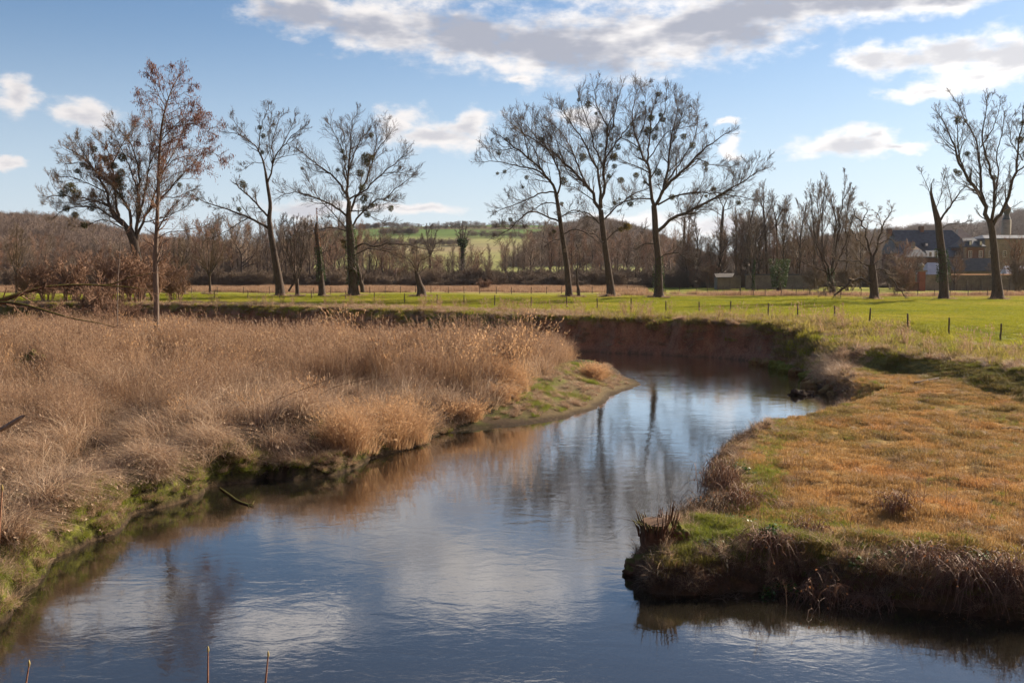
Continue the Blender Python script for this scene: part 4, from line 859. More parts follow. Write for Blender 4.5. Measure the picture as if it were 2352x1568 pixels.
Pt = traced_tree('clump of slim poplars rising from one ivy clad base', X4, 150, [(470, 1180, 34), (465, 1120, 30), (460, 1080, 26)], [
    [(450, 1090), (390, 950), (340, 800), (290, 680), 9, 2], [(460, 1090), (410, 900), (412, 700), (430, 550), 13, 2], [(465, 1080), (500, 850), (520, 700), (545, 545), 14, 2], [(450, 1085), (370, 860), (340, 610), 8, 2], [(470, 1080), (540, 900), (590, 740), 8, 2], [(450, 1060), (330, 1010), (210, 950), 7, 2]],
    dens=1.5, l2=2.4, seed=17, up=.28, spread=.55, name='poplar_clump')
ivy_on(Pt[0], Pt[1], Pt[3], .2, 4, 700, seed=17, fat=1.3)
Qt = traced_tree('tall round headed tree with straight dark trunk right of the long limb', X4, 215, [(100, 1110, 17), (92, 900, 15), (82, 760, 13), (76, 690, 10)], [
    [(78, 700), (60, 640), (40, 600), 7, 2], [(77, 690), (80, 620), (75, 570), 7, 2], [(84, 760), (120, 680), (130, 610), 7, 2], [(88, 800), (40, 760), (10, 740), 5, 2], [(90, 850), (150, 780), (180, 700), 6, 2]], dens=1.6, l2=3.2, seed=18, thin=1.3, name='tall_tree')
Q2 = traced_tree('tall tree with flat rounded head standing just left of the slim poplar clump', X4, 216, [(158, 1110, 12), (155, 900, 10), (150, 760, 9)], [
    [(150, 765), (130, 690), (130, 640), 6, 2], [(150, 765), (180, 700), (200, 650), 6, 2], [(152, 790), (190, 740), (215, 700), 5, 2], [(153, 800), (120, 750), (110, 700), 5, 2]], dens=1.6, l2=3., seed=19, thin=1.3, name='tall_tree')
R_ = traced_tree('tall tree seen under the long limb of the rightmost big poplar', X3, 220, [(1785, 1260, 22), (1790, 1050, 20), (1800, 930, 17), (1805, 870, 12)], [
    [(1805, 880), (1780, 820), (1740, 780), 7, 2], [(1805, 880), (1830, 820), (1870, 800), 7, 2], [(1803, 900), (1850, 880), (1900, 850), 5, 2], [(1800, 930), (1750, 900), (1700, 880), 5, 2]], dens=1.5, l2=3., seed=20, thin=1.3, name='tall_tree')
R2 = traced_tree('tall tree behind the trunk of the rightmost big poplar', X3, 222, [(1540, 1260, 20), (1545, 1080, 17), (1550, 950, 14)], [
    [(1548, 960), (1520, 880), (1500, 820), 6, 2], [(1550, 950), (1570, 860), (1600, 800), 6, 2], [(1548, 980), (1600, 920), (1650, 880), 5, 2], [(1546, 1000), (1490, 960), (1450, 940), 5, 2]], dens=1.5, l2=3., seed=21, thin=1.3, name='tall_tree')
ti = traced_tree('thin leaning tree right beside the leftmost big poplar trunk', X3, 134, [(850, 1455, 20), (840, 1380, 14), (838, 1300, 11), (842, 1250, 7)], [[(840, 1290), (800, 1210), (780, 1150), 5, 2], [(842, 1260), (880, 1200), (920, 1160), 5, 2], [(842, 1250), (845, 1180), (850, 1110), 5, 2]], dens=1.6, l2=1.8, seed=22, name='small_tree', twigm=m_twig_g)
I_ = traced_tree('small round spreading tree on a short trunk left of the leaning poplar', X2, 150, [(232, 1340, 15), (230, 1290, 14), (228, 1245, 14)], [[(228, 1245), (228 + dx * .5, 1150 - 10 * (i % 2)), (228 + dx, h), 7, 2] for i, (dx, h) in enumerate(((-120, 1130), (-90, 1050), (-55, 990), (-15, 960), (25, 960), (65, 1000), (100, 1060), (130, 1130)))], dens=1.5, l2=1.9, seed=23, name='small_tree', twigm=m_twig_g)
J_ = traced_tree('small leaning tree beside the alder with a crooked short trunk', X2, 149, [(58, 1345, 22), (40, 1290, 20), (25, 1250, 16)], [[(25, 1250), (25 + dx * .5, 1170), (25 + dx, h), 7, 2] for dx, h in ((-80, 1100), (-40, 1050), (0, 1020), (40, 1060), (80, 1120))], dens=1.5, l2=1.9, seed=24, name='small_tree', twigm=m_twig_g)
XF = (0, 0, 1.)
Si = traced_tree('small bushy tree at the far left edge of the meadow', XF, 150, [(38, 662, 6), (38, 640, 5), (39, 620, 4)], [[(38, 635), (38 + dx * .5, 590), (38 + dx, h), 2.5, .8] for dx, h in ((-28, 560), (-14, 535), (0, 520), (14, 530), (28, 555))], dens=1.6, l2=1.9, seed=25, name='small_tree', twigm=m_twig_g)
iv = traced_tree('ivy covered tree with short bare branches before the green hill', XF, 235, [(1063, 650, 9), (1063, 610, 9), (1063, 580, 8), (1063, 560, 6)], [[(1063, 575), (1063 + dx * .5, 548), (1063 + dx, h), 2.5, .8] for dx, h in ((-16, 530), (-8, 518), (0, 512), (8, 520), (16, 532))], dens=1.3, l2=1.5, seed=26, thin=1.3, name='ivy_tree')
pp = iv[2][0][0].reshape(-1, 3); pp = np.concatenate([pp[pp[:, 2] < 13.5]]); leafage(iv[0], iv[1], np.concatenate([pp] + [iv[3][9:26, :3]] * 5), m_ivy, 2200, .36, .2, 9, 'ivy_leaves', .7)
iv2 = traced_tree('bare tree with thin fan of branches standing before the green hill', XF, 236, [(988, 650, 5), (988, 600, 5), (988, 570, 4)], [[(988, 590), (988 + dx * .5, 560), (988 + dx, h), 2.2, .8] for dx, h in ((-20, 540), (-9, 522), (3, 518), (14, 530), (24, 556))], dens=1.3, l2=2, seed=27, thin=1.3, name='small_tree')
pb = traced_tree('stubby pollarded stump wrapped in green ivy by the low wall', X4, 170, [(165, 1140, 24), (160, 1090, 26), (158, 1060, 26)], [[(152, 1065), (138, 1045), (128, 1040), 15, 13], [(165, 1065), (165, 1050), (163, 1043), 15, 14], [(168, 1075), (180, 1060), (186, 1060), 10, 9]], dens=.01, l2=.3, seed=28, name='tree_stump')
ivy_on(pb[0], pb[1], np.array([[pb[1][0], pb[1][1], pb[1][2], .8], [pb[1][0], pb[1][1], pb[1][2] + 7, 1.5]]), .8, 5.6, 4200, seed=28, fat=1.1, size=.15)
iv3 = traced_tree('pair of ivy clad stems forming a V before the low wall', X4, 172, [(18, 1120, 8), (20, 1060, 7), (24, 1000, 6), (26, 900, 4)], [[(17, 1115), (5, 1080), (-5, 1050), 6, 5], [(24, 1000), (10, 900), (-10, 830), 4, 1.5], [(26, 900), (40, 840), (45, 780), 3, 1.5]], dens=1.4, l2=2.4, seed=29, name='ivy_tree', up=.2)
ivy_on(iv3[0], iv3[1], iv3[3], .3, 5.5, 600, seed=29, fat=1.6, size=.2)
# birch saplings and low dead limb on the left
X8 = (0, 287.1, .2746)
bi = traced_tree('slender pale barked sapling left of the alder', X8, 70, [(980, 1568, 11), (985, 1300, 10), (1000, 1100, 8), (1010, 950, 5), (1040, 780, 2)], [[(985, 1250), (1020, 1190), (1070, 1185), 3, 1], [(995, 1200), (960, 1120), (930, 1060), 3, 1], [(1000, 1100), (1050, 1060), (1110, 1040), 3, 1], [(1005, 1000), (980, 900), (960, 850), 3, 1], [(1010, 950), (1050, 900), (1080, 850), 3, 1], [(985, 1330), (900, 1290), (850, 1280), 3, 1], [(990, 1260), (920, 1200), (880, 1190), 3, 1]],
    dens=1.6, l2=1.1, seed=30, thin=.6, barkm=m_bark_l, twigm=m_twig_r, name='birch_sapling', m3=5, m4=3)
fl = thing('fallen_limb', 'mossy dead tree limb leaning in over the reeds from the left', 'dead branch', pix(-10, 690, Y=30), None)
O = np.array(fl.location)
def limb(xf, pts, Y, yend=0.):
    n = len(pts); return resample(np.array([[*pix(xf[0] + a * xf[2], xf[1] + b * xf[2], Y=Y + yend * i / (n - 1)), w * xf[2] / FOC * Y / 2] for i, (a, b, w) in enumerate(pts)]), 20)
m_limb = bark_mat('mossy_bark', (.05, .03, .022), (.14, .08, .055), (.17, .15, .03))
mains = [limb(X8, [(-420, 1760, 60), (-100, 1500, 52), (0, 1470, 46), (150, 1420, 36), (300, 1370, 28), (450, 1345, 23), (700, 1335, 16), (900, 1345, 12), (1100, 1355, 8), (1260, 1385, 4)], 30, 1.5),
         limb(X8, [(860, 1340, 11), (950, 1330, 11), (1100, 1270, 9), (1300, 1235, 5)], 31.2, .5), limb(X8, [(-200, 1530, 26), (0, 1480, 24), (150, 1490, 21), (300, 1530, 18), (430, 1568, 14), (600, 1620, 10), (800, 1650, 7), (960, 1690, 4)], 30, -2.)]
for q in mains: link('branch', tube_mesh('branch', [(q[None, :, :3] - O, q[None, :, 3], 9)]), m_limb, fl)
q = limb(X8, [(360, 1365, 26), (372, 1340, 24), (380, 1315, 20)], 30.2); link('snapped_stub', tube_mesh('snapped_stub', [(q[None, :, :3] - O, q[None, :, 3], 9)]), m_limb, fl)
g2, g3, g4 = fill_crown([(q[None, :, :3], q[None, :, 3]) for q in mains], 2.6, 1.1, np.random.default_rng(5), .02, .33, .8, m3=5, m4=2)
V, F_, rd = tubes([(a - O, b, 3) for a, b, c in (g2, g3, g4)]); link('twigs', np_mesh('twigs', V, F_, True, {'rnd': rd}), m_twig_r, fl, 'stuff')

fp = []
for (x_, y_, r_) in feet:
    if 100 < y_ < 175:
        for _ in range(16): a = random.uniform(0, 6.28); d_ = r_ * .8 + random.uniform(0, .9); fp.append((x_ + d_ * math.cos(a), y_ + d_ * math.sin(a)))
fp = np.array(fp); fz = land(fp[:, 0], fp[:, 1]); scatter('rank_grass_at_tree_feet', k_strawt, np.stack([fp[:, 0], fp[:, 1], fz], 1), rng.random(len(fp)) * 6.28, .8 + 1.0 * rng.random(len(fp)), rng.normal(size=(len(fp), 2)) * .3)
# ---- woods: a few kinds of tree, each stood many times
def wild_tree(kind, h, seed):
    g = np.random.default_rng(seed + 500); segs = []
    if kind == 'tall':
        tr_ = resample(np.array([[0, 0, -.3, h * .013], [g.normal() * .2, 0, h * .35, h * .010], [g.normal() * .5, g.normal() * .3, h * .7, h * .0065], [g.normal() * .6, g.normal() * .4, h, .02]]), 20)
        P, Rd = tr_[None, :, :3], tr_[None, :, 3]
        b = children(P, Rd, 16, .22, .98, .55, h * .26, 8, .16, .10, .55, .03, g, True)
    elif kind == 'round':
        tr_ = resample(np.array([[0, 0, -.3, h * .028], [g.normal() * .3, 0, h * .2, h * .022], [g.normal() * .6, g.normal() * .3, h * .55, h * .012], [g.normal(), g.normal(), h * .85, .03]]), 18)
        P, Rd = tr_[None, :, :3], tr_[None, :, 3]
        b = children(P, Rd, 15, .2, .95, .85, h * .42, 8, .10, .13, .6, .03, g, True)
    else:
        n = 14; a = g.random(n) * 6.28; d = np.stack([np.cos(a) * .45 * g.random(n), np.sin(a) * .45 * g.random(n), np.ones(n)], 1)
        P = np.stack([np.stack([np.cos(a) * .5, np.sin(a) * .5, a * 0 - .2], 1) + nrm(d) * h * t_ * (.6 + .4 * g.random((n, 1))) + g.normal(size=(n, 3)) * .12 * (t_ > 0) for t_ in (0, .3, .6, .95)], 1)
        Rd = np.tile(np.linspace(.06, .015, 4), (n, 1)); b = children(P, Rd, 5, .15, .95, .6, .4, 5, .08, .15, .6, .02, g)
    c = children(b[0], b[1], 8, .12, 1, .7, .5, 5, .12, .15, .6, .026, g)
    d4 = children(c[0], c[1], 6, .1, 1, .65, .65, 3, .15, .13, .7, .022, g)
    return tube_mesh('wild_trunk', [(P, Rd, 7), (b[0], b[1], 4)]), tube_mesh('wild_crown', [c, d4])
kinds = {}
for kn, (kind, h, n) in {'tall': ('tall', 15, 4), 'round': ('round', 11, 3), 'shrub': ('shrub', 5, 4)}.items():
    kinds[kn] = [(*wild_tree(kind, h, i + 10 * len(kinds)), h) for i in range(n)]
def zone(px_):
    z = [(-60, 'outside the left edge'), (60, 'at the left edge'), (130, 'behind the small bushy tree'), (190, 'left of the huge spreading tree'), (270, 'behind the huge spreading tree'), (345, 'between the spreading tree and the alder'), (400, 'behind the alder'), (450, 'behind the small leaning tree'), (520, 'behind the small round tree'), (600, 'just left of the leaning poplar'), (720, 'behind the leaning poplar'), (860, 'behind the broad poplar'),
         (1000, 'left of the green hill'), (1180, 'below the green hill'), (1250, 'left of the leftmost big poplar'), (1330, 'behind the leftmost big poplar'), (1450, 'behind the middle big poplar'), (1535, 'behind the rightmost big poplar'), (1600, 'right of the rightmost big poplar'), (1680, 'behind the field shelter'), (1760, 'under the long low limb'),
         (1880, 'behind the ivy stump'), (2040, 'behind the twisted willow'), (2200, 'before the manor roofs'), (2600, 'by the grey garden wall')]
    return next(s for v, s in z if px_ < v)
def put_tree(kn, px_, Y, h, seed, mk, tw, label, name, cat, group):
    g = random.Random(seed); tr_, cr_, h0 = kinds[kn][seed % len(kinds[kn])]
    x = (px_ - 1176) / FOC * Y; z = ground_z(x, Y) if Y < 400 else 2.5
    t = thing(name, label, cat, (x, Y, z), group); s = h / h0
    t.scale = (s * g.uniform(.85, 1.15), s * g.uniform(.85, 1.15), s); t.rotation_euler.z = g.uniform(0, 6.28)
    for nm, me, m_ in (('trunk', tr_, mk), ('crown', cr_, tw)):
        if not me.materials: me.materials.append(m_)
        o = bpy.data.objects.new(nm, me); COL.objects.link(o); o.parent = t; o.material_slots[0].link = 'OBJECT'; o.material_slots[0].material = m_
        if nm == 'crown': o['kind'] = 'stuff'
    return t
_mm = {}
topline = [(-200, 545), (0, 545), (60, 555), (120, 560), (250, 575), (400, 545), (450, 520), (560, 515), (640, 525), (700, 515), (800, 520), (870, 540), (950, 572), (1010, 584), (1100, 586), (1180, 556), (1260, 530), (1350, 540), (1450, 535), (1540, 540), (1620, 560), (1650, 520), (1740, 505), (1800, 520), (1850, 535), (1950, 540), (2040, 560), (2100, 590), (2150, 622), (2600, 630)]
k = 0
for row, (Y0, Y1, n, dy) in enumerate([(218, 238, 70, 14), (240, 262, 90, 2), (264, 292, 100, -8)]):
    for i in range(n):
        px_ = -120 + (2200 + 120) * (i + random.random()) / n; Y = random.uniform(Y0, Y1)
        if px_ > 1560: Y = random.uniform(212, 232)
        if 1880 < px_ < 2200 and row: continue
        ty = np.interp(px_, [a for a, b in topline], [b for a, b in topline]) + dy + random.uniform(-10, 16)
        h = (CAMZ + (622 - ty) / FOC * Y) - 2.5
        if h < 3.2: continue
        kn = 'tall' if h > 8.5 and random.random() < .75 else 'round'
        tone = random.random()
        warm = px_ < 420 or (820 < px_ < 960)
        tw, what = ((m_twig_r, 'ruddy') if (tone < (.65 if warm else .42)) else ((m_twig_g, 'grey brown') if tone < .92 else (m_twig, 'dark grey')))
        put_tree(kn, px_, Y, h, k, m_bark if tone > .3 else m_bark_l, tw, '%s %s bare %s tree in the wood %s' % ('low' if h < 8 else 'medium' if h < 12 else 'tall', 'narrow' if kn == 'tall' else 'spreading', what, zone(px_)), 'wood_tree', 'tree', 'bare trees of the wood behind the meadow'); k += 1
for i, (px_, ty, Y) in enumerate([(1722, 452, 210), (1796, 470, 212), (1835, 480, 205), (1868, 452, 208), (1912, 440, 206), (1940, 455, 209), (1975, 500, 204), (1690, 500, 208), (1600, 500, 215), (1580, 470, 218)]):
    put_tree('tall', px_, Y, (CAMZ + (622 - ty) / FOC * Y) - 2.5, 900 + i, m_bark, m_twig_g, 'tall slim grey tree rising above the wood ' + zone(px_), 'wood_tree', 'tree', 'tall slim trees above the wood')
for i, (px_, ty, Y, kn) in enumerate([(2072, 560, 196, 'round'), (2108, 585, 192, 'round'), (2190, 590, 184, 'round'), (2205, 560, 200, 'tall'), (2332, 545, 170, 'round'), (2290, 590, 184, 'round')]):
    put_tree(kn, px_, Y, (CAMZ + (622 - ty) / FOC * Y) - 2.4, 950 + i, m_bark, [m_twig_r, m_twig_g][i % 2], ['ruddy bare tree veiling the left end of the manor roof', 'grey bare tree behind the gate pillar', 'ruddy low tree against the grey wall right of the broken tree', 'slim bare tree before the brick wing', 'bare tree before the pale hall at the right edge', 'small bare tree beside the forked poplar trunk'][i], 'garden_tree', 'tree', None)
# bushes: along the wood's foot and the ruddy willow scrub on the left
bl = [(110, 118, 5.0, 'r'), (165, 112, 5.5, 'r'), (215, 105, 5.8, 'r'), (262, 118, 6.2, 'r'), (310, 110, 6.0, 'r'), (345, 116, 6., 'r'), (405, 122, 5.0, 'r'), (70, 125, 4.6, 'r'), (135, 95, 4.2, 'r'), (240, 90, 4.4, 'r'), (300, 96, 4.6, 'r')]
for i, (px_, Y, h, c_) in enumerate(bl):
    put_tree('shrub', px_, Y, h, i, m_twig_r, m_twig_r, 'ruddy willow bush %s, %s' % (['low', 'tall', 'wide', 'thin'][i % 4], ['under the spreading tree', 'left of the pale sapling', 'behind the dead limb', 'beside the alder trunk'][min(3, int(abs(px_ - 262) / 45))] if i < 7 else zone(px_)), 'willow_bush', 'bush', 'ruddy willow bushes on the left')
for i, (px_, Y, h, tw) in enumerate([(1115, 180, 2.3, m_twig_r), (1630, 205, 6.2, m_twig_r), (1600, 212, 5, m_twig_r), (2080, 175, 4.5, m_twig_r), (2050, 190, 6., m_twig_g), (1950, 180, 5, m_twig_g), (2345, 165, 6.5, m_twig_g), (1870, 190, 5.5, m_twig_g)]):
    t = put_tree('shrub', px_, Y, h, i + 3, m_twig_g, tw, ['low domed bramble bush alone in the straw field', 'orange brown rounded bush behind the rightmost big poplar', 'ruddy bush beside the orange one', 'brown bush at the manor wall corner', 'tall grey bush before the manor roofs', 'grey bush under the slim poplar clump', 'brown bush at the right edge before the wall', 'grey bush left of the twisted willow'][i], 'bush', 'bush', None)
    if i == 0: t.scale[0] *= 1.6; t.scale[1] *= 1.6
S = sample(2600, 215, 262, 0., 30); P = S[0]; kk = (S[4] < 2040)
sc_ = [me for _, me, _ in kinds['shrub']]; kitsh = variants('undergrowth', sc_, twig_mat('undergrowth_twigs', [(.13, .09, .06), (.22, .16, .11), (.17, .12, .085)]))
P2 = P[kk]; P2[:, 2] -= .2
scatter('wood_undergrowth', kitsh, P2, rng.random(len(P2)) * 6.28, np.stack([.8 + .5 * rng.random(len(P2))] * 2 + [.25 + .75 * rng.random(len(P2)) ** 2], 1))
# the woods on the far hills
def hill_wood(name, V, n, h, m_, lo=.05):
    rows = V.reshape(26, 220, 3); i = rng.integers(1, 21, n) - rng.random(n); j = rng.random(n) * 218
    i0, j0 = i.astype(int), j.astype(int); fi, fj = (i - i0)[:, None], (j - j0)[:, None]
    P = (rows[i0, j0] * (1 - fi) + rows[np.minimum(i0 + 1, 25), j0] * fi) * (1 - fj) + (rows[i0, j0 + 1] * (1 - fi) + rows[np.minimum(i0 + 1, 25), j0 + 1] * fi) * fj
    keep = i0 < 20; P = P[keep]
    s = h / 11 * (.7 + .6 * rng.random(len(P)))
    return scatter(name, variants(name, [me for _, me, _ in kinds['round']], m_), P - np.array([0, 0, 2.]), rng.random(len(P)) * 6.28, np.stack([s * 1.3, s * 1.3, s], 1))
m_farwood = twig_mat('far_wood', [(.15, .10, .075), (.22, .155, .115), (.18, .12, .09)])
rows_ = HM.reshape(26, 220, 3); hp = []
for ri, a, b, n in ((14.5, 860, 1300, 130), (10.5, 900, 1290, 120), (8.5, 880, 960, 60), (7.2, 1060, 1300, 70), (5.5, 850, 1080, 90), (12.0, 760, 880, 90)):
    for pxh in a + (b - a) * rng.random(n):
        j = int((pxh - 640) / (1720 - 640) * 219); i0 = int(ri); q = rows_[i0, j] * (1 - (ri - i0)) + rows_[i0 + 1, j] * (ri - i0); hp.append(q + rng.normal(size=3) * np.array([1.5, 1.5, 0]))
hp = np.array(hp); s = .30 + .25 * rng.random(len(hp)); scatter('hill_hedges', variants('hillhedge', [me for _, me, _ in kinds['round']], m_farwood), hp - np.array([0, 0, .8]), rng.random(len(hp)) * 6.28, np.stack([s * 1.8, s * 1.8, s], 1))
hill_wood('hill_wood_west', HL, 5200, 15, m_farwood); hill_wood('hill_wood_knoll', HK, 2600, 12, m_farwood); hill_wood('hill_wood_east', HR, 5200, 14, m_farwood)
# ------------------------------------------------------------------ fences
m_post = bark_mat('weathered_post', (.07, .05, .038), (.17, .125, .095))
m_wire = rough_mat('fence_wire', [(.12, .10, .09), (.2, .17, .15)], 8, .1)
def post_mesh(seed, h=1.1, r=.055):
    g = np.random.default_rng(seed); z = np.array([-.35, 0, .3, .6, .9, h - .02, h, h + .005]); rr_ = r * np.array([1.05, 1.05, 1.02, 1, .98, .96, .86, .02]); rr_[:-1] *= 1 + .06 * g.normal(size=7)
    P = np.stack([g.normal(size=8) * .006, g.normal(size=8) * .006, z], 1)
    return tube_mesh('post', [(P[None], rr_[None], 8)])
posts = [post_mesh(i) for i in range(5)]
def fence(label, spots, seed, wires=(.45, .8, 1.02), size=1., kind='wire fence', group=None):
    g = random.Random(seed); pts = [drop(*s) if len(s) == 2 else np.array([(s[0] - 1176) / FOC * s[2], s[2], ground_z((s[0] - 1176) / FOC * s[2], s[2])]) for s in spots]
    t = thing('wire_fence', label, 'fence', pts[0], group); O = pts[0]; tops = []
    for p in pts:
        o = bpy.data.objects.new('post', g.choice(posts)); COL.objects.link(o); o.parent = t
        if not o.data.materials: o.data.materials.append(m_post)
        o.location = p - O; lx, ly = g.uniform(-.05, .05), g.uniform(-.05, .05); s = size * g.uniform(.92, 1.06)
        o.rotation_euler = (lx, ly, g.uniform(0, 6.28)); o.scale = (size, size, s); tops.append((p - O, s, lx, ly))
    for w in wires:
        q = [p + np.array([ly * w * s, -lx * w * s - .06, w * s]) for p, s, lx, ly in tops]; Q = []
        for a, b in zip(q[:-1], q[1:]):
            for k in range(6):
                u = k / 6; m = a * (1 - u) + b * u; m[2] -= .07 * 4 * u * (1 - u); Q.append(m)
        Q.append(q[-1]); Q = np.array(Q)
        link('wire', tube_mesh('wire', [(Q[None], np.full((1, len(Q)), .0035), 3)]), m_wire, t)
    return t
fence('wire fence of grey wooden posts nearest the river bank', [(2460, 803), (2298, 783), (2180, 767), (2085, 758), (1997, 745), (1917, 737), (1832, 732), (1764, 732), (1677, 723), (1606, 721), (1529, 721), (1449, 712), (1372, 709), (1302, 707), (1220, 705), (1136, 703), (1065, 700), (1004, 698), (929, 696), (860, 691), (794, 687), (716, 686), (642, 685), (569, 685), (493, 686), (400, 687), (300, 688)], 1)
fence('second fence running past the big right hand tree trunks', [(x, 0, 146.) for x in (2440, 2400, 2356, 2312, 2267, 2223, 2181, 2146, 2107, 2060, 2018, 1977, 1931, 1892, 1859, 1828, 1794, 1757, 1730, 1700)], 2, size=1.)
fence('far fence behind the rightmost big poplar', [(x, 0, 172. + (1819 - x) * .01) for x in (1900, 1861, 1819, 1777, 1740, 1699, 1660, 1648, 1625, 1600, 1560, 1520, 1480, 1440, 1400)], 3)
fence('fence along the straw field left of the big poplars', [(x, 0, 158.) for x in (1360, 1325, 1290, 1255, 1220, 1175, 1140, 1102, 1066, 1030, 990, 955, 920, 885, 850, 800, 760, 720, 680, 620, 560, 500, 440)], 4)
fence('short fence row in front of the long grey wall', [(x, 0, 183.) for x in (2420, 2385, 2350, 2318, 2280, 2245, 2231, 2219, 2204, 2196, 2170)], 5, wires=(.6, 1.0))

# ------------------------------------------------------------------ the manor and its outbuildings
def boxV(x0, x1, y0, y1, z0, z1):
    return [(x0, y0, z0), (x1, y0, z0), (x1, y1, z0), (x0, y1, z0), (x0, y0, z1), (x1, y0, z1), (x1, y1, z1), (x0, y1, z1)]
BF = [(0, 1, 5, 4), (1, 2, 6, 5), (2, 3, 7, 6), (3, 0, 4, 7), (4, 5, 6, 7), (3, 2, 1, 0)]
def solid(name, V, F_, m, parent=None, O=(0, 0, 0), lab=None):
    me = bpy.data.meshes.new(name); me.from_pydata([tuple(np.array(v) - np.array(O)) for v in V], [], F_); me.update()
    o = link(name, me, m, parent)
    if lab: o['label'] = lab
    return o
def box(name, m, parent, O, x0, x1, y0, y1, z0, z1, **k): return solid(name, boxV(x0, x1, y0, y1, z0, z1), BF, m, parent, O, **k)
def masonry(name, c1, c2, sc=4.):
    m, T = mat(name); tcn = T('ShaderNodeTexCoord').outputs['Object']
    b = T('ShaderNodeTexBrick', {'Color1': (*c1, 1), 'Color2': (*c2, 1), 'Mortar': (.30, .26, .21, 1), 'Scale': sc, 'Mortar Size': .012, 'Bias': 0.})
    v = T('ShaderNodeCombineXYZ', {0: T.math('ADD', T('ShaderNodeSeparateXYZ', {0: tcn}).outputs[0], T('ShaderNodeSeparateXYZ', {0: tcn}).outputs[1]), 1: T('ShaderNodeSeparateXYZ', {0: tcn}).outputs[2], 2: 0.})
    T.l.new(v.outputs[0], b.inputs['Vector'])
    st = T.ramp(T.noise(tcn, .7, 6, .65), [(.3, (.6, .58, .55)), (.7, (1.15, 1.12, 1.08))])
    col = T.mix(1., b.outputs['Color'], st, 'MULTIPLY')
    out(T, bsdf(T, col, .9, T('ShaderNodeBump', {'Strength': .5, 'Distance': .02, 'Height': b.outputs['Fac']}).outputs[0])); return m
m_brick = masonry('dark_brick', (.15, .075, .055), (.21, .11, .08)); m_marl = masonry('pale_marl_block', (.27, .24, .20), (.33, .30, .25), 2.2)
m_grey = masonry('grey_garden_wall', (.17, .155, .13), (.24, .215, .18), 2.5); m_red = masonry('red_brick', (.30, .09, .07), (.36, .13, .10), 5)
m_slate = rough_mat('slate_roof', [(.045, .048, .06), (.085, .09, .11)], 1.6, .5, 5, .6, .03, .3)
m_tanroof = rough_mat('sunlit_tone_roof', [(.38, .29, .22), (.5, .40, .31)], 1.2, .5, 5)  # tan of a sunlit roof slope, the sunlight put into the colour
m_white = rough_mat('white_paint', [(.62, .62, .6), (.75, .74, .72)], 3, .05)
m_tarp = rough_mat('pale_sheeting', [(.42, .42, .48), (.55, .55, .60)], .8, .2, 2, .5)
m_glass, T = mat('dark_window_glass'); out(T, bsdf(T, (.03, .035, .045), .08, None, .6))
m_coping = rough_mat('orange_tile_coping', [(.45, .20, .07), (.58, .30, .12)], 3, .3)
m_copper = rough_mat('dark_lead', [(.045, .05, .055), (.08, .085, .09)], 2, .3, None, .5)
def bx(px_, Y): return (px_ - 1176) / FOC * Y
def bz(py, Y): return CAMZ + (622 - py) / FOC * Y
def window(parent, O, px0, px1, py0, py1, Y, arch=False):
    x0, x1, z0, z1 = bx(px0, Y), bx(px1, Y), bz(py1, Y), bz(py0, Y); w = (x1 - x0) * .13
    fr_ = box('window', m_white, parent, O, x0 - w, x1 + w, Y - .10, Y + .05, z0 - w, z1 + w)
    n = 2; m_ = w * .55
    for i in range(2):
        for j in range(3):
            a = x0 + (x1 - x0) * i / 2 + (m_ if i else m_ * .2); b = x0 + (x1 - x0) * (i + 1) / 2 - (m_ if not i else m_ * .2)
            c, d = z0 + (z1 - z0) * j / 3 + m_ * .5, z0 + (z1 - z0) * (j + 1) / 3 - m_ * .5
            box('pane', m_glass, fr_, O, a, b, Y - .125, Y - .102, c, d)
def hip_roof(name, parent, O, x0, x1, y0, y1, ze, zr, r0, r1, m, over=.35, lab=None):
    ym = (y0 + y1) / 2; x0 -= over; x1 += over; y0 -= over; y1 += over
    V = [(x0, y0, ze), (x1, y0, ze), (x1, y1, ze), (x0, y1, ze), (r0, ym, zr), (r1, ym, zr), (x0, y0, ze - .25), (x1, y0, ze - .25), (x1, y1, ze - .25), (x0, y1, ze - .25)]
    return solid(name, V, [(0, 1, 5, 4), (1, 2, 5), (2, 3, 4, 5), (3, 0, 4), (6, 7, 1, 0), (7, 8, 2, 1), (8, 9, 3, 2), (9, 6, 0, 3), (9, 8, 7, 6)], m, parent, O, lab)
Yb = 240.
man = thing('manor_house', 'long manor house with steep dark slate roof and hipped right end', 'manor', (bx(2130, Yb), Yb, 2.3), 'buildings of the manor'); O = np.array(man.location)
box('wall', m_brick, man, O, bx(2062, Yb), bx(2236, Yb), Yb, Yb + 11, 2, bz(580, Yb))
hip_roof('roof', man, O, bx(2062, Yb), bx(2236, Yb), Yb, Yb + 11, bz(580, Yb), bz(527, Yb), bx(2066, Yb), bx(2204, Yb), m_slate)
for a, b, c, d in ((2053, 2062, 524, 540), (2128, 2136, 518, 532)): box('chimney', m_brick, man, O, bx(a, Yb), bx(b, Yb), Yb + 4.8, Yb + 6.2, bz(d, Yb), bz(c, Yb))
for a in (2120, 2133): window(man, O, a, a + 5, 577.5 + 1, 585, Yb)
for cxp, cyp in ((2123, 558), (2193, 566)):
    d = box('dormer', m_slate, man, O, bx(cxp - 4, Yb), bx(cxp + 5, Yb), Yb - .2, Yb + 4, bz(cyp + 8, Yb), bz(cyp, Yb)); box('dormer_window', m_white, d, O, bx(cxp - 2, Yb), bx(cxp + 3, Yb), Yb - .28, Yb - .21, bz(cyp + 7, Yb), bz(cyp + 1.5, Yb))
Y2 = 232.
low_ = thing('manor_wing', 'low front wing with tan roof slope and white windows below the long slate roof', 'building', (bx(2120, Y2), Y2, 2.3), 'buildings of the manor'); O = np.array(low_.location)
box('wall', m_brick, low_, O, bx(2078, Y2), bx(2214, Y2), Y2, Y2 + 6, 2, bz(590, Y2))
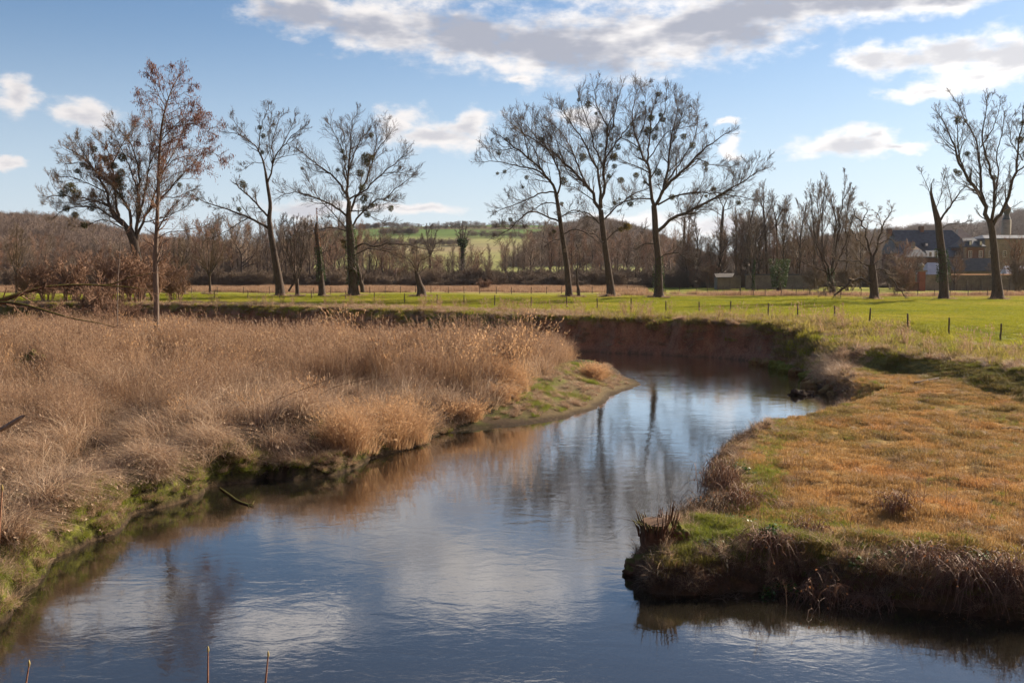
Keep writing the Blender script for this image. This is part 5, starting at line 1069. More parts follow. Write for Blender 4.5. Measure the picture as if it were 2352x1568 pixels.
hip_roof('roof', low_, O, bx(2078, Y2), bx(2128, Y2), Y2, Y2 + 6, bz(590, Y2), bz(573, Y2), bx(2088, Y2), bx(2122, Y2), m_slate)
hip_roof('roof', low_, O, bx(2098, Y2), bx(2126, Y2), Y2 + 3.2, Y2 + 6, bz(575, Y2), bz(565, Y2), bx(2104, Y2), bx(2118, Y2), m_tanroof, .1, 'hipped roof coloured sunlit tan')
hip_roof('roof', low_, O, bx(2130, Y2), bx(2214, Y2), Y2, Y2 + 6, bz(590, Y2), bz(575, Y2), bx(2134, Y2), bx(2210, Y2), m_slate)
for a in (2131, 2143, 2191, 2203): window(low_, O, a, a + 4.5, 580, 588.5, Y2 - .35)
box('chimney', m_marl, low_, O, bx(2104, Y2), bx(2110, Y2), Y2 + 3, Y2 + 4, bz(570, Y2), bz(556, Y2))
for a, b in ((2086, 2094), (2104, 2112)): window(low_, O, a, b - 3, 603, 612, Y2)
Y3 = 229.
w3 = thing('gabled_wing', 'brick wing with tall white windows and slate roof beside the grey wall', 'building', (bx(2235, Y3), Y3, 2.3), 'buildings of the manor'); O = np.array(w3.location)
box('wall', m_brick, w3, O, bx(2216, Y3), bx(2256, Y3), Y3, Y3 + 8, 2, bz(566, Y3))
hip_roof('roof', w3, O, bx(2214, Y3), bx(2256, Y3), Y3, Y3 + 8, bz(566, Y3), bz(546, Y3), bx(2222, Y3), bx(2250, Y3), m_slate)
for a in (2221, 2245): window(w3, O, a, a + 6.5, 577, 591, Y3)
for cxp in (2223, 2247):
    d = box('dormer', m_slate, w3, O, bx(cxp - 3, Y3), bx(cxp + 4, Y3), Y3 - .1, Y3 + 3, bz(564, Y3), bz(553, Y3)); box('dormer_window', m_white, d, O, bx(cxp - 1.5, Y3), bx(cxp + 2.5, Y3), Y3 - .18, Y3 - .11, bz(563, Y3), bz(555, Y3))
box('quoin', m_marl, w3, O, bx(2211, Y3), bx(2215.6, Y3), Y3 - .08, Y3 + .5, 2, bz(567, Y3))
Y4 = 236.
tw = thing('hip_roofed_pavilion', 'square corner block behind the brick wing, hipped roof coloured sunlit tan', 'building', (bx(2225, Y4 + 12), Y4 + 12, 2.3), 'buildings of the manor'); O = np.array(tw.location)
box('wall', m_marl, tw, O, bx(2196, Y4 + 12), bx(2238, Y4 + 12), Y4 + 11.6, Y4 + 18, 2, bz(558, Y4 + 12)); hip_roof('roof', tw, O, bx(2196, Y4 + 12), bx(2240, Y4 + 12), Y4 + 11.6, Y4 + 18, bz(558, Y4 + 12), bz(524, Y4 + 12), bx(2206, Y4 + 12), bx(2212, Y4 + 12), m_tanroof)  # roof tan paints in the sunlit hip face
Y5 = 234.
gw = thing('pale_stone_hall', 'pale marl stone hall at the right edge with low dark roof', 'building', (bx(2310, Y5), Y5, 2.3), 'buildings of the manor'); O = np.array(gw.location)
box('wall', m_marl, gw, O, bx(2257.5, Y5), bx(2440, Y5), Y5, Y5 + 10, 2, bz(549, Y5)); hip_roof('roof', gw, O, bx(2257.5, Y5), bx(2440, Y5), Y5, Y5 + 10, bz(548, Y5), bz(539, Y5), bx(2274, Y5), bx(2430, Y5), m_slate)
box('cornice', m_white, gw, O, bx(2256, Y5), bx(2441, Y5), Y5 - .25, Y5 - .01, bz(550, Y5), bz(548.6, Y5))
for a in (2268, 2300, 2332): window(gw, O, a, a + 6, 577, 590, Y5)
Y6 = 225.
sh = thing('slate_roofed_barn', 'low barn with broad dark roof between the two right hand trees', 'barn', (bx(2240, Y6), Y6, 2.3), 'buildings of the manor'); O = np.array(sh.location)
box('wall', m_grey, sh, O, bx(2168, Y6), bx(2290, Y6), Y6, Y6 + 5, 2, bz(622, Y6)); hip_roof('roof', sh, O, bx(2168, Y6), bx(2290, Y6), Y6, Y6 + 3.2, bz(622, Y6), bz(593, Y6), bx(2172, Y6), bx(2286, Y6), m_slate)
# turret with onion dome
Y7 = 262.
tu = thing('church_turret', 'slim turret with onion dome and spike showing through the poplar fork', 'turret', (bx(2305, Y7), Y7, 2.3), None); O = np.array(tu.location)
def lathe(name, prof, m, parent, O, cx_, cy_, sides=14, lab=None):
    P = np.array([[cx_, cy_, z] for r, z in prof])[None] - O; o = link(name, tube_mesh(name, [(P, np.array([[r for r, z in prof]]), sides)]), m, parent)
    return o
px2 = FOC / Y7
lathe('shaft', [(10 / px2, 3), (10 / px2, bz(506, Y7)), (9 / px2, bz(505.8, Y7)), (.1, bz(505.5, Y7))], m_marl, tu, O, bx(2305, Y7), Y7)
lathe('onion_dome', [(9 / px2, bz(505, Y7)), (6 / px2, bz(498, Y7)), (5 / px2, bz(493, Y7)), (8 / px2, bz(488, Y7)), (9 / px2, bz(483, Y7)), (8 / px2, bz(478, Y7)), (4 / px2, bz(473, Y7)), (1.5 / px2, bz(469, Y7)), (.8 / px2, bz(466, Y7))], m_copper, tu, O, bx(2305, Y7), Y7)
lathe('finial', [(.5 / px2, bz(467, Y7)), (1.6 / px2, bz(464, Y7)), (1.8 / px2, bz(462.5, Y7)), (.5 / px2, bz(460.5, Y7)), (.25 / px2, bz(452, Y7)), (.05, bz(440, Y7))], m_copper, tu, O, bx(2305, Y7), Y7)
# garden walls
Yw = 186.
wl = thing('garden_wall', 'long grey garden wall with thin orange tile coping', 'wall', (bx(2250, Yw), Yw, 2.4), None); O = np.array(wl.location)
box('masonry', m_grey, wl, O, bx(2158, Yw), bx(2560, Yw), Yw, Yw + .5, 2, bz(631.5, Yw))
solid('coping', [(bx(2157, Yw), Yw - .12, bz(631.5, Yw)), (bx(2561, Yw), Yw - .12, bz(631.5, Yw)), (bx(2561, Yw), Yw + .62, bz(631.5, Yw)), (bx(2157, Yw), Yw + .62, bz(631.5, Yw)), (bx(2157, Yw), Yw + .25, bz(629, Yw)), (bx(2561, Yw), Yw + .25, bz(629, Yw))], [(0, 1, 5, 4), (2, 3, 4, 5), (0, 4, 3), (1, 2, 5), (3, 2, 1, 0)], m_coping, wl, O)
for a in range(2185, 2420, 33): solid('buttress', [(bx(a, Yw), Yw - .5, 2.2), (bx(a + 4, Yw), Yw - .5, 2.2), (bx(a + 4, Yw), Yw - .01, 2.2), (bx(a, Yw), Yw - .01, 2.2), (bx(a, Yw), Yw - .01, bz(640, Yw)), (bx(a + 4, Yw), Yw - .01, bz(640, Yw))], [(0, 1, 5, 4), (1, 2, 5), (3, 0, 4), (2, 3, 4, 5)], m_grey, wl, O)
gp = thing('garden_lodge', 'stone lodge end with the pale sheet roof beside the broken topped tree', 'shed', (bx(2142, Yw), Yw, 2.4), None); O = np.array(gp.location)
box('wall', m_marl, gp, O, bx(2124, Yw), bx(2157, Yw), Yw - .3, Yw + 5, 2, bz(631, Yw))
solid('roof', [(bx(2126, Yw), Yw - .6, bz(630.6, Yw)), (bx(2178, Yw), Yw - .6, bz(630.6, Yw)), (bx(2178, Yw), Yw + 5, bz(629, Yw)), (bx(2126, Yw), Yw + 5, bz(629, Yw)), (bx(2137, Yw), Yw + 2, bz(603, Yw)), (bx(2160, Yw), Yw + 2, bz(603, Yw))], [(0, 1, 5, 4), (1, 2, 5), (2, 3, 4, 5), (3, 0, 4), (3, 2, 1, 0)], m_tarp, gp, O)
g2_ = thing('sheet_roofed_shed', 'shed with pale sheet roof behind the wall near the right edge', 'shed', (bx(2335, Yw + 8), Yw + 8, 2.4), None); O = np.array(g2_.location); Ys = Yw + 8
box('wall', m_grey, g2_, O, bx(2318, Ys), bx(2390, Ys), Ys, Ys + 4, 2, bz(630, Ys))
solid('roof', [(bx(2308, Ys), Ys - .3, bz(629.6, Ys)), (bx(2395, Ys), Ys - .3, bz(629.6, Ys)), (bx(2395, Ys), Ys + 4.4, bz(629, Ys)), (bx(2308, Ys), Ys + 4.4, bz(629, Ys)), (bx(2316, Ys), Ys + 2, bz(611, Ys)), (bx(2390, Ys), Ys + 2, bz(611, Ys))], [(0, 1, 5, 4), (1, 2, 5), (2, 3, 4, 5), (3, 0, 4), (3, 2, 1, 0)], m_tarp, g2_, O)
Yp = 178.
gp_ = thing('gate_pillar', 'red brick gate pillar with stone cap and urn left of the pale roof', 'pillar', (bx(2117, Yp), Yp, 2.4), None); O = np.array(gp_.location)
box('shaft', m_red, gp_, O, bx(2110, Yp), bx(2124, Yp), Yp, Yp + 1, 2, bz(624, Yp)); box('cap', m_marl, gp_, O, bx(2107, Yp), bx(2127, Yp), Yp - .25, Yp + 1.25, bz(624, Yp) + .003, bz(621, Yp))
lathe('urn', [(.25, bz(621, Yp)), (.35, bz(619, Yp)), (.2, bz(616, Yp)), (.45, bz(613, Yp)), (.5, bz(610, Yp)), (.3, bz(607, Yp)), (.1, bz(604, Yp)), (.01, bz(602, Yp))], m_marl, gp_, O, bx(2117, Yp), Yp + .5)
rw = thing('brick_wall', 'low brick wall with red tile coping left of the gate pillar', 'wall', (bx(2085, Yp), Yp, 2.4), None); O = np.array(rw.location)
box('masonry', m_brick, rw, O, bx(2058, Yp), bx(2109, Yp), Yp + .2, Yp + .7, 2, bz(650, Yp)); box('coping', m_red, rw, O, bx(2057, Yp), bx(2109.4, Yp), Yp + .1, Yp + .8, bz(650, Yp) + .003, bz(648, Yp))
Yl = 196.
lw = thing('field_wall', 'low grey stone wall behind the ivy stump', 'wall', (bx(1780, Yl), Yl, 2.4), None); O = np.array(lw.location)
box('masonry', m_grey, lw, O, bx(1712, Yl), bx(1880, Yl), Yl, Yl + .5, 2, bz(632, Yl)); box('coping', m_slate, lw, O, bx(1711, Yl), bx(1881, Yl), Yl - .1, Yl + .6, bz(632, Yl) + .003, bz(629, Yl))
s2 = thing('field_shelter', 'small lean to field shelter with dark open side left of the V stems', 'shed', (bx(1675, Yl), Yl, 2.4), None); O = np.array(s2.location)
box('wall', m_grey, s2, O, bx(1642, Yl), bx(1672, Yl), Yl - 2, Yl + 1, 2, bz(637, Yl)); box('wall', m_grey, s2, O, bx(1672.5, Yl), bx(1706, Yl), Yl + 2, Yl + 2.3, 2, bz(634, Yl))
solid('roof', [(bx(1638, Yl), Yl - 2.4, bz(638, Yl)), (bx(1674, Yl), Yl - 2.4, bz(638, Yl)), (bx(1692, Yl), Yl + 2.5, bz(629, Yl)), (bx(1645, Yl), Yl + 2.5, bz(629, Yl)), (bx(1638, Yl), Yl - 2.4, bz(636.5, Yl)), (bx(1674, Yl), Yl - 2.4, bz(636.5, Yl)), (bx(1692, Yl), Yl + 2.5, bz(627.5, Yl)), (bx(1645, Yl), Yl + 2.5, bz(627.5, Yl))], BF, rough_mat('weathered_boards', [(.07, .06, .055), (.12, .105, .095)], 2, .4), s2, O)
bn = thing('field_table', 'small wooden trestle table on the grass right of the ivy stump', 'table', (bx(1850, 180), 180, ground_z(bx(1850, 180), 180)), None); O = np.array(bn.location); z_ = O[2]
box('table_top', m_post, bn, O, bx(1843, 180), bx(1857, 180), 179.5, 180.4, z_ + .72, z_ + .8)
for a in (1845, 1855): box('leg', m_post, bn, O, bx(a, 180) - .05, bx(a, 180) + .05, 179.8, 180.1, z_ - .1, z_ + .717)
# ------------------------------------------------------------------ right bank: stump, brambles, ivy
def trunkish(pts, n=16, jit=0., g=rng):
    q = resample(np.array(pts, float), n); q[1:-1, :3] += g.normal(size=(n - 2, 3)) * jit; return q
m_stump = bark_mat('rotten_wood', (.05, .024, .015), (.22, .11, .065), (.11, .10, .025))
m_cut = rough_mat('weathered_cut_wood', [(.10, .055, .035), (.17, .10, .06)], 14, .4)
def lumpy(name, m, parent, loc, rad, sq, seed, n=28, amp=1.):
    th_, ph = np.meshgrid(np.linspace(0, 2 * np.pi, n, endpoint=False), np.linspace(0, np.pi, n // 2), indexing='ij')
    d = np.stack([np.sin(ph) * np.cos(th_), np.sin(ph) * np.sin(th_), np.cos(ph)], -1).reshape(-1, 3)
    r = 1 + 1.1 * amp * (fbm(d[:, 0] * 1.3 + seed, d[:, 1] * 1.3 + d[:, 2], 1.7, 4) - .5) + .7 * amp * (fbm(d[:, 0] * 3 + seed, d[:, 1] * 3 + d[:, 2] * 3, 2.5, 3) - .5)
    V = d * r[:, None] * rad * np.array(sq); k = n // 2; ii = np.arange(n * k).reshape(n, k); jj = np.roll(ii, -1, 0)
    F_ = np.stack([ii[:, :-1], ii[:, 1:], jj[:, 1:], jj[:, :-1]], -1).reshape(-1, 4)
    o = link(name, np_mesh(name, V + np.array(loc), F_), m, parent); return o
sp0 = pix(1512, 1330, z=0.0); sx_, sy_ = sp0[0], sp0[1] + .3
st = thing('willow_stump', 'rotten mossy willow stump with splintered rods leaning over the water', 'stump', (sx_, sy_, 0), None)
gS = np.random.default_rng(44)
body_ = trunkish([(0.05, 0, -.5, .30), (0, 0, .2, .29), (-.02, 0, .6, .27), (0, 0, .95, .30), (0, 0, 1.22, .33), (0, 0, 1.27, .25)], 16, .012, gS)
o = link('stump_body', tube_mesh('stump_body', [(body_[None, :, :3], body_[None, :, 3], 22)]), m_stump, st)
co = np.array([v.co for v in o.data.vertices]); rr_ = 1 + .35 * (fbm(np.arctan2(co[:, 1], co[:, 0]) * 3 + 9, co[:, 2] * 1.2, 1.5, 4) - .5) + .2 * (fbm(np.arctan2(co[:, 1], co[:, 0]) * 9, co[:, 2] * 3, 2, 2) - .5); co[:, :2] *= rr_[:, None]; o.data.vertices.foreach_set('co', co.astype(np.float32).ravel())
cut = [(.27 * math.cos(a) * (1 + .1 * math.sin(3 * a)), .25 * math.sin(a), 1.24 + .05 * math.cos(a - 2)) for a in np.linspace(0, 6.283, 18, endpoint=False)]
solid('sawn_top', cut + [(x * .96, y * .96, z + .05) for x, y, z in cut] + [(0, 0, 1.30)], [(i, (i + 1) % 18, 18 + (i + 1) % 18, 18 + i) for i in range(18)] + [(18 + i, 18 + (i + 1) % 18, 36) for i in range(18)], m_cut, st)
rods = []
for i in range(46):
    a = gS.random() * 6.283; r = .25 + .08 * gS.random(); h = .08 + .34 * gS.random() ** 2 + (.18 if math.cos(a) > .2 else 0)
    rods.append(trunkish([(r * math.cos(a), r * math.sin(a), .95, .022), (1.12 * r * math.cos(a), 1.12 * r * math.sin(a), 1.2, .017), ((1.2 + .5 * gS.random()) * r * math.cos(a), 1.2 * r * math.sin(a), 1.2 + h, .005)], 6, .008, gS))
rods = np.array(rods); link('splintered_rods', tube_mesh('splintered_rods', [(rods[..., :3], rods[..., 3], 4)]), m_stump, st, 'stuff')
thin_ = np.array([trunkish([(0, 0, 1.1, .006), (dx * .5, dy, 1.35, .004), (dx, dy, 1.35 + dz, .002)], 6, .01, gS) for dx, dy, dz in ((-1.5, .2, .25), (-1.1, .1, -.05), (-.9, -.2, -.35), (.05, 0, .75), (.35, .1, .6), (-.12, 0, .55))])
link('whip', tube_mesh('whip', [(thin_[..., :3], thin_[..., 3], 3)]), m_bark_l, st, 'stuff')
for i, (dx, dy, dz, r, sq) in enumerate([(-.30, .12, .12, .28, (1, 1, .9)), (.36, .05, .95, .24, (.9, 1, 1.3)), (.40, -.05, .55, .3, (1, 1, 1.2)), (-.05, -.2, .25, .34, (1, .8, 1.1))]):
    lumpy('root_burr', m_stump, st, (dx, dy, dz), r, sq, i * 7)
m_moss = rough_mat('bright_moss', [(.07, .085, .015), (.14, .15, .02), (.20, .17, .03)], 9, .9, 40)
st.scale = (1.08, 1.05, .84)
ms = lumpy('moss_cushion', m_moss, st, (.38, -.02, 1.02), .17, (1, 1, 1.2), 3)
def ground_plants(name, px_list, m, N, spread, leaf, h, label, cat, group=None, seed=0, Yo=0):
    for i, (px_, py_) in enumerate(px_list):
        p = drop(px_, py_, 1.) ; g = np.random.default_rng(seed + i); t = thing(name, label(i), cat, p, group)
        n = N; stems = []
        for k in range(max(5, n // 40)):
            a = g.random() * 6.283; L = spread * (.5 + .7 * g.random())
            stems.append(trunkish([(0, 0, -.05, .008), (math.cos(a) * L * .5, math.sin(a) * L * .5, h * (.7 + .5 * g.random()), .006), (math.cos(a) * L, math.sin(a) * L, h * .25 * g.random() + .03, .003)], 8, .015, g))
        stems = np.array(stems); link('stems', tube_mesh('stems', [(stems[..., :3], stems[..., 3], 3)]), m_twig_r, t, 'stuff')
        q = stems[g.integers(0, len(stems), n), g.integers(1, 8, n), :3] + g.normal(size=(n, 3)) * np.array([.06, .06, .05])
        d = nrm(g.normal(size=(n, 3)) * np.array([1, 1, .5])) * leaf * (.6 + .8 * g.random((n, 1)))
        V, F_, rd = ribbons(np.stack([q - d * .5, q, q + d * .35, q + d * .5], 1), leaf * np.array([.25, .85, .6, .05])[None] * np.ones((n, 1)), g)
        link('leaves', np_mesh('leaves', V, F_, False, {'rnd': rd}), m, t, 'stuff')
m_ivyg = blade_mat('ground_ivy_leaves', [(.035, .075, .012), (.07, .13, .02), (.05, .09, .015), (.14, .20, .03)], .3, .5, .3)
ivs = [(1762, 1228, 'at the back of the promontory'), (1800, 1290, 'hanging over the bank'), (1772, 1308, 'hanging lowest over the dark water'), (1960, 1300, 'behind the bare arching stems'), (2010, 1290, 'in the middle of the bank edge'), (2085, 1282, 'beside the pinkish dry clump'), (1700, 1085, 'on the upper bank corner'), (1690, 1200, 'beside the dry bramble on the point'), (2240, 1290, 'near the right edge'), (1640, 1262, 'just right of the stump')]
ground_plants('ivy_plant', [(a, b) for a, b, c in ivs], m_ivyg, 200, .34, .075, .14, lambda i: 'glossy green ivy patch ' + ivs[i][2], 'ivy', 'ivy patches on the right bank', 5)
m_bramble = blade_mat('dry_bramble_stems', [(.20, .095, .06), (.30, .17, .11), (.14, .07, .045), (.36, .23, .16)], .15)
def bramble(px_, py_, label, n=90, L=.7, h=.5, down=.2, m=None, group=None, seed=0, leafn=120, zc=None):
    p = drop(px_, py_, 1.); g = np.random.default_rng(seed + 900); t = thing('bramble', label, 'dead plant', p, group); S_ = []
    for k in range(n):
        a = g.random() * 6.283; l = L * (.4 + .9 * g.random()); hh_ = h * (.4 + .9 * g.random()); o_ = g.normal(size=2) * .18
        S_.append(trunkish([(o_[0], o_[1], -.05, .0075), (o_[0] + math.cos(a) * l * .4, o_[1] + math.sin(a) * l * .4, hh_, .006), (o_[0] + math.cos(a) * l * .8, o_[1] + math.sin(a) * l * .8, hh_ * .7 - down * .4, .004), (o_[0] + math.cos(a) * l, o_[1] + math.sin(a) * l, hh_ * .2 - down, .003)], 9, .012, g))
    S_ = np.array(S_); link('stems', tube_mesh('stems', [(S_[..., :3], S_[..., 3], 3)]), m or m_bramble, t, 'stuff')
    if leafn: 
        q = S_[g.integers(0, len(S_), leafn), g.integers(2, 9, leafn), :3] + g.normal(size=(leafn, 3)) * .03; d = nrm(g.normal(size=(leafn, 3))) * .05
        V, F_, rd = ribbons(np.stack([q - d * .5, q, q + d * .5], 1), .03 * np.array([.4, 1, .2])[None] * np.ones((leafn, 1)), g); link('dead_leaves', np_mesh('dead_leaves', V, F_, False, {'rnd': rd}), m_brown, t, 'stuff')
BR = [(1660, 1130, 'upright reddish bramble thicket on the bank corner above the inlet', 130, .6, .75, .1), (1630, 1180, 'dark tangled bramble overhanging the narrow inlet', 90, .55, .5, .35), (1700, 1165, 'pale dry bramble behind the green point', 90, .7, .5, .1), (1765, 1265, 'mound of dry drooping bramble on the promontory', 170, .6, .38, .35), (1660, 1325, 'dark root tangle under the promontory turf', 130, .7, .15, .55),
      (1800, 1325, 'dark drooping tangle right of the promontory ivy', 110, .7, .2, .5), (1890, 1335, 'fan of pale bare stems rising from the waterline', 70, .8, .65, .0), (2120, 1300, 'pinkish dry bramble clump on the bank edge', 200, .9, .42, .3), (2230, 1330, 'sprawling dry bramble by the right edge of the bank', 150, .8, .4, .45), (2330, 1340, 'pale arching stems at the far right of the bank', 120, .8, .6, .4), (2000, 1335, 'thin dead stems hanging off the bank middle', 90, .7, .25, .5), (2180, 1370, 'straggling dead stems trailing to the water', 70, .8, .15, .6), (1850, 1230, 'small ruddy dead weed clump on the terrace', 80, .4, .35, .05), (2060, 1175, 'ruddy dry weed clump in the middle of the terrace', 90, .45, .45, .0)]
for i, (a, b, lab, n, L, h, dn) in enumerate(BR): bramble(a, b, lab, n, L, h, dn, m_dark if 'dark' in lab else None, 'brambles on the right bank', i)
# tall thin dead stems standing on the terrace
def stalks(px_, py_, n, h, label, seed, spread=.3):
    p = drop(px_, py_, 1.); g = np.random.default_rng(seed + 1300); t = thing('dead_stalks', label, 'dead plant', p, 'thin dead stalks on the terrace')
    for k in range(n):
        o_ = g.normal(size=2) * spread; q = trunkish([(o_[0], o_[1], -.05, .006), (o_[0] + g.normal() * .05, o_[1], h * .5, .0045), (o_[0] + g.normal() * .14, o_[1] + g.normal() * .1, h * (.7 + .5 * g.random()), .0025)], 9, .006, g)
        side = [q] + [trunkish([(*q[5, :3], .003), (*(q[5, :3] + np.array([g.normal() * .06, 0, .1])), .002), (*(q[5, :3] + np.array([g.normal() * .12, 0, .2])), .0015)], 4, .003, g) for _ in range(2)]
        link('stalk', tube_mesh('stalk', [(s_[None, :, :3], s_[None, :, 3], 3) for s_ in side]), m_bramble, t)
for i, (a, b, n, h, lab) in enumerate([(1752, 1225, 3, 1.1, 'thin dead stalks by the promontory ivy'), (1905, 1165, 3, .9, 'pair of slender stalks in the middle of the terrace'), (2140, 1165, 5, 1.3, 'group of tall thin stalks on the orange moss'), (2220, 1120, 2, 1.2, 'tall thin stalk pair right of the orange patch'), (2345, 1150, 4, 1.1, 'thin stalks at the right edge of the terrace'), (1880, 1330, 5, .9, 'dead upright stalks at the bank foot'), (2010, 1240, 4, .6, 'short stalks above the bank ivy'), (1640, 1120, 5, .9, 'thin stalks on the upper bank corner')]): stalks(a, b, n, h, lab, i)
# clods and hummocks
m_clod = rough_mat('turfy_clod', [(.13, .075, .035), (.24, .14, .06), (.20, .17, .05)], 5, .9, 25)
for i, (a, b, r, lab) in enumerate([(1950, 1105, .16, 'small clod in the left part of the terrace'), (2330, 985, .28, 'dark turf clod near the right edge of the terrace'), (2210, 950, .15, 'tiny dark clod high on the terrace'), (2290, 1215, .25, 'low turf lump at the right of the terrace'), (1985, 975, .14, 'small dry clod near the scoured hollow')]):
    p = drop(a, b, 1.); o = lumpy('turf_clod', m_clod, None, (0, 0, 0), r, (1.6, 1, .26), i * 5 + 1); o.location = p; tag(o, lab, 'clod', 'turf clods on the terrace')
p = pix(1838, 907, z=0); o = lumpy('river_stone', rough_mat('wet_dark_stone', [(.03, .02, .014), (.10, .06, .04)], 4, .9, 12, .8), None, (0, 0, 0), .36, (1.7, .9, .75), 14, 30, 1.7); o.location = p; tag(o, 'dark wet rock breaking the water near the right bank', 'rock')
p = pix(1862, 888, z=0.05); o = lumpy('bank_boulder', m_clod, None, (0, 0, 0), .42, (1.1, 1, .7), 21); o.location = p; tag(o, 'muddy clod fallen at the foot of the right bank', 'clod')
for i, (a, b, r) in enumerate([(1812, 846, .5), (1836, 852, .42), (1850, 846, .6), (1868, 862, .5), (1884, 868, .62), (1898, 880, .5), (1790, 838, .45), (1770, 832, .4), (1910, 892, .4), (1905, 872, .7), (1925, 905, .35), (1745, 829, .38)]):
    p = pix(a, b, z=.15); o = lumpy('turf_clod', m_clod if i % 3 else m_moss, None, (0, 0, 0), r, (1.2, 1, .75), i * 3 + 41); o.location = (p[0] - .35, p[1] - .7, .10); tag(o, ('mossy' if i % 3 == 0 else 'brown') + ' turf clod slumped at the foot of the crumbling river bend', 'clod', 'clods slumped along the river bend')
# logs and dead sticks
def stick(name, pts, Y_or_z, m, label, cat, parts=(), z=None):
    P = []
    for a, b, w in pts:
        q = pix(a, b, Y=Y_or_z) if z is None else pix(a, b, z=z); P.append([*q, w])
    P = np.array(P); O = P[0, :3].copy(); q = resample(P, 14); t = link(name, tube_mesh(name, [(q[None, :, :3] - O, q[None, :, 3], 9)]), m); t.location = O
    return tag(t, label, cat)
lg = drop(2140, 872, 1.4); Yl_ = lg[1]
stick('fallen_log', [(2100, 878, .03), (2140, 872, .07), (2190, 864, .08), (2232, 860, .06), (2240, 859, .03)], None, m_post, 'grey driftwood log lying under the grassy bank slope', 'log', z=lg[2] + .06)
stick('bleached_stick', [(-60, 1010, .05), (0, 988, .06), (30, 970, .065), (52, 956, .06), (56, 954, .03)], 27, m_bark_l, 'bleached broken stick poking in at the left edge', 'stick')
wb = thing('sunken_branch', 'small dark forked branch lying in the water by the left bank', 'branch', pix(535, 1138, z=0), None); O = np.array(wb.location)
for pl_ in ([(505, 1120, .02), (530, 1138, .035), (548, 1152, .03), (582, 1162, .012)], [(560, 1155, .02), (580, 1158, .012), (584, 1150, .006)], [(545, 1150, .015), (570, 1156, .012), (572, 1164, .006)]):
    q = resample(np.array([[*pix(a, b, z=.02), w] for a, b, w in pl_]), 10); link('branch', tube_mesh('branch', [(q[None, :, :3] - O, q[None, :, 3], 7)]), m_stump, wb)
s_ = thing('dark_stump', 'dark rotten stump among flattened reeds at the left edge', 'stump', drop(72, 862, .8), None)
for i, (dx, dz, r) in enumerate([(0, .55, .3), (.45, .75, .16), (-.3, .25, .4), (.1, 1.0, .16)]): lumpy('stump_lump', m_stump, s_, (dx * 1.3, 0, dz), r * 1.35, (1, 1, 1.3), 50 + i)
s_ = thing('reed_bed_stump', 'small dark hollow stump in the middle of the reeds', 'stump', drop(855, 840, .8), None)
q = trunkish([(0, 0, -.2, .32), (0, 0, .5, .28), (0, 0, .95, .3), (.05, 0, 1.05, .22)], 10, .02); link('stump_body', tube_mesh('stump_body', [(q[None, :, :3], q[None, :, 3], 12)]), m_stump, s_)
for sgn in range(7): q = trunkish([(.25 * math.cos(sgn), .25 * math.sin(sgn), .8, .05), (.3 * math.cos(sgn), .3 * math.sin(sgn), 1.3 + .1 * (sgn % 3), .01)], 5, .01); link('splinter', tube_mesh('splinter', [(q[None, :, :3], q[None, :, 3], 5)]), m_stump, s_)
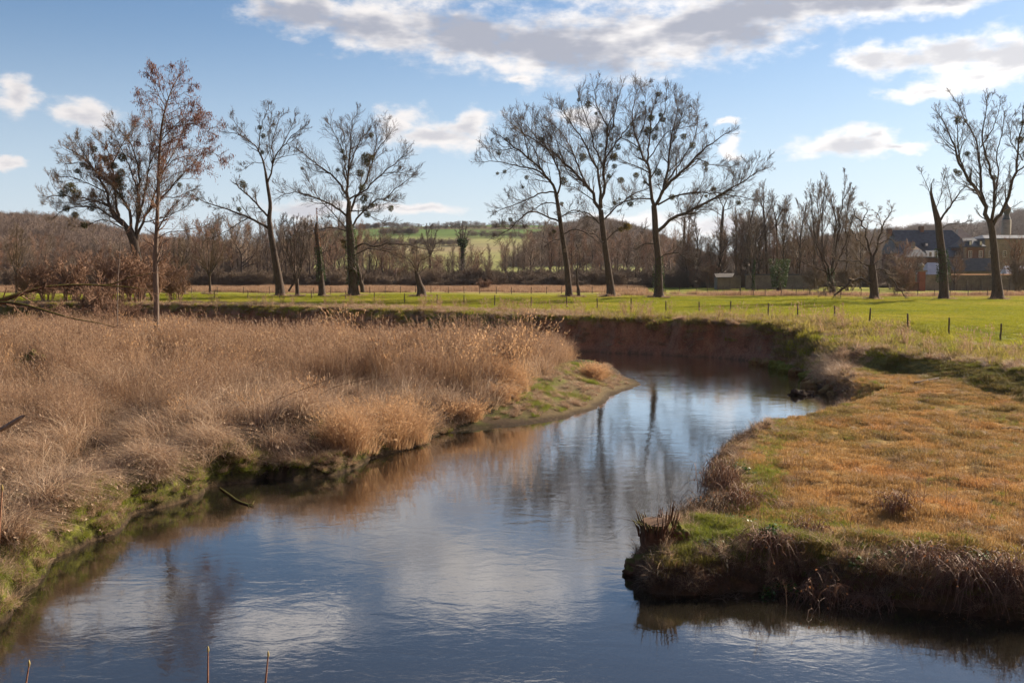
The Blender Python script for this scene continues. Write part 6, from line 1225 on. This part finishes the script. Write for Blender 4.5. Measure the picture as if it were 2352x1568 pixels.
# dead branches lying over the reeds
for i, (pts, Y, lab) in enumerate([([(560, 960, .012), (640, 915, .012), (720, 885, .009), (780, 862, .004)], 33, 'long dark dead branch lying on the reeds'), ([(700, 930, .011), (760, 890, .010), (850, 868, .007), (905, 862, .003)], 35, 'thin dark branch crossing the middle reeds'), ([(835, 890, .02), (868, 800, .02), (876, 700, .006)], 44, 'bare upright sapling in the right half of the reeds'), ([(1255, 870, .02), (1262, 800, .012), (1270, 745, .004)], 53, 'thin sapling near the tip of the reed bed')]):
    q = resample(np.array([[*pix(a, b, Y=Y), w] for a, b, w in pts]), 14, 1); t = thing('dead_branch' if i < 2 else 'bare_sapling', lab, 'branch' if i < 2 else 'sapling', q[0, :3]); O = q[0, :3].copy(); link('stem', tube_mesh('stem', [(q[None, :, :3] - O, q[None, :, 3], 6)]), m_stump if i < 2 else m_bark_l, t)
    g2, g3, g4 = fill_crown([(q[None, :, :3] - O, q[None, :, 3])], 2.5, .9, np.random.default_rng(i), .03, .35, .7, m3=4, m4=2)
    V, F_, rd = tubes([g2, g3]); link('twigs', np_mesh('twigs', V, F_, True, {'rnd': rd}), m_twig_r, t, 'stuff')
# budding shoots standing up before the camera
m_shoot = rough_mat('budding_shoot', [(.30, .14, .08), (.42, .22, .13)], 12, .3)
m_bud = rough_mat('leaf_bud', [(.42, .30, .10), (.50, .40, .16)], 20, .2)
for i, (pts, lab) in enumerate([([(472, 1760), (480, 1620), (476, 1560), (477, 1530), (478, 1492)], 'thin budding shoot left of the bottom middle'), ([(604, 1760), (606, 1600), (608, 1555), (612, 1520), (616, 1503)], 'thin budding shoot right of its neighbour at the bottom edge'), ([(36, 1760), (52, 1620), (56, 1575), (64, 1540), (67, 1524)], 'short budding shoot in the bottom left corner'), ([(-30, 1560), (-6, 1300), (-2, 1220), (3, 1170), (5, 1122)], 'upright budding shoot cut by the left edge')]):
    Ys = 4.2; P = np.array([[*pix(a, b, Y=Ys), .0062 - .0009 * k] for k, (a, b) in enumerate(pts)]); P = np.concatenate([[[P[0, 0], Ys, 1.5, .009]], P]); q = resample(P, 22); O = q[0, :3].copy()
    t = thing('budding_shoot', lab, 'shoot', O, 'budding shoots in the foreground'); link('stem', tube_mesh('stem', [(q[None, :, :3] - O, q[None, :, 3], 8)]), m_shoot, t)
    for k in (12, 15, 18, 21):
        c = q[k, :3] - O + (np.array([.006 * (-1) ** k, 0, 0]) if k < 21 else 0); b_ = np.array([[*(c - [0, 0, .012]), .002], [*c, .0052], [*(c + [0, 0, .010]), .004], [*(c + [0, 0, .020]), .0006]]); link('bud', tube_mesh('bud', [(b_[None, :, :3], b_[None, :, 3], 7)]), m_bud, t)
# ------------------------------------------------------------------ air
m, T = mat('haze_air')
v = T('ShaderNodeVolumePrincipled', {'Color': (.80, .88, 1., 1), 'Density': .00006, 'Anisotropy': .35})
T('ShaderNodeOutputMaterial', {'Volume': v.outputs[0]})
link('haze', (lambda me: (me.from_pydata(boxV(-1900, 1900, -1900, 1900, -3, 105), [], BF), me.update(), me)[2])(bpy.data.meshes.new('haze')), m, kind='stuff')
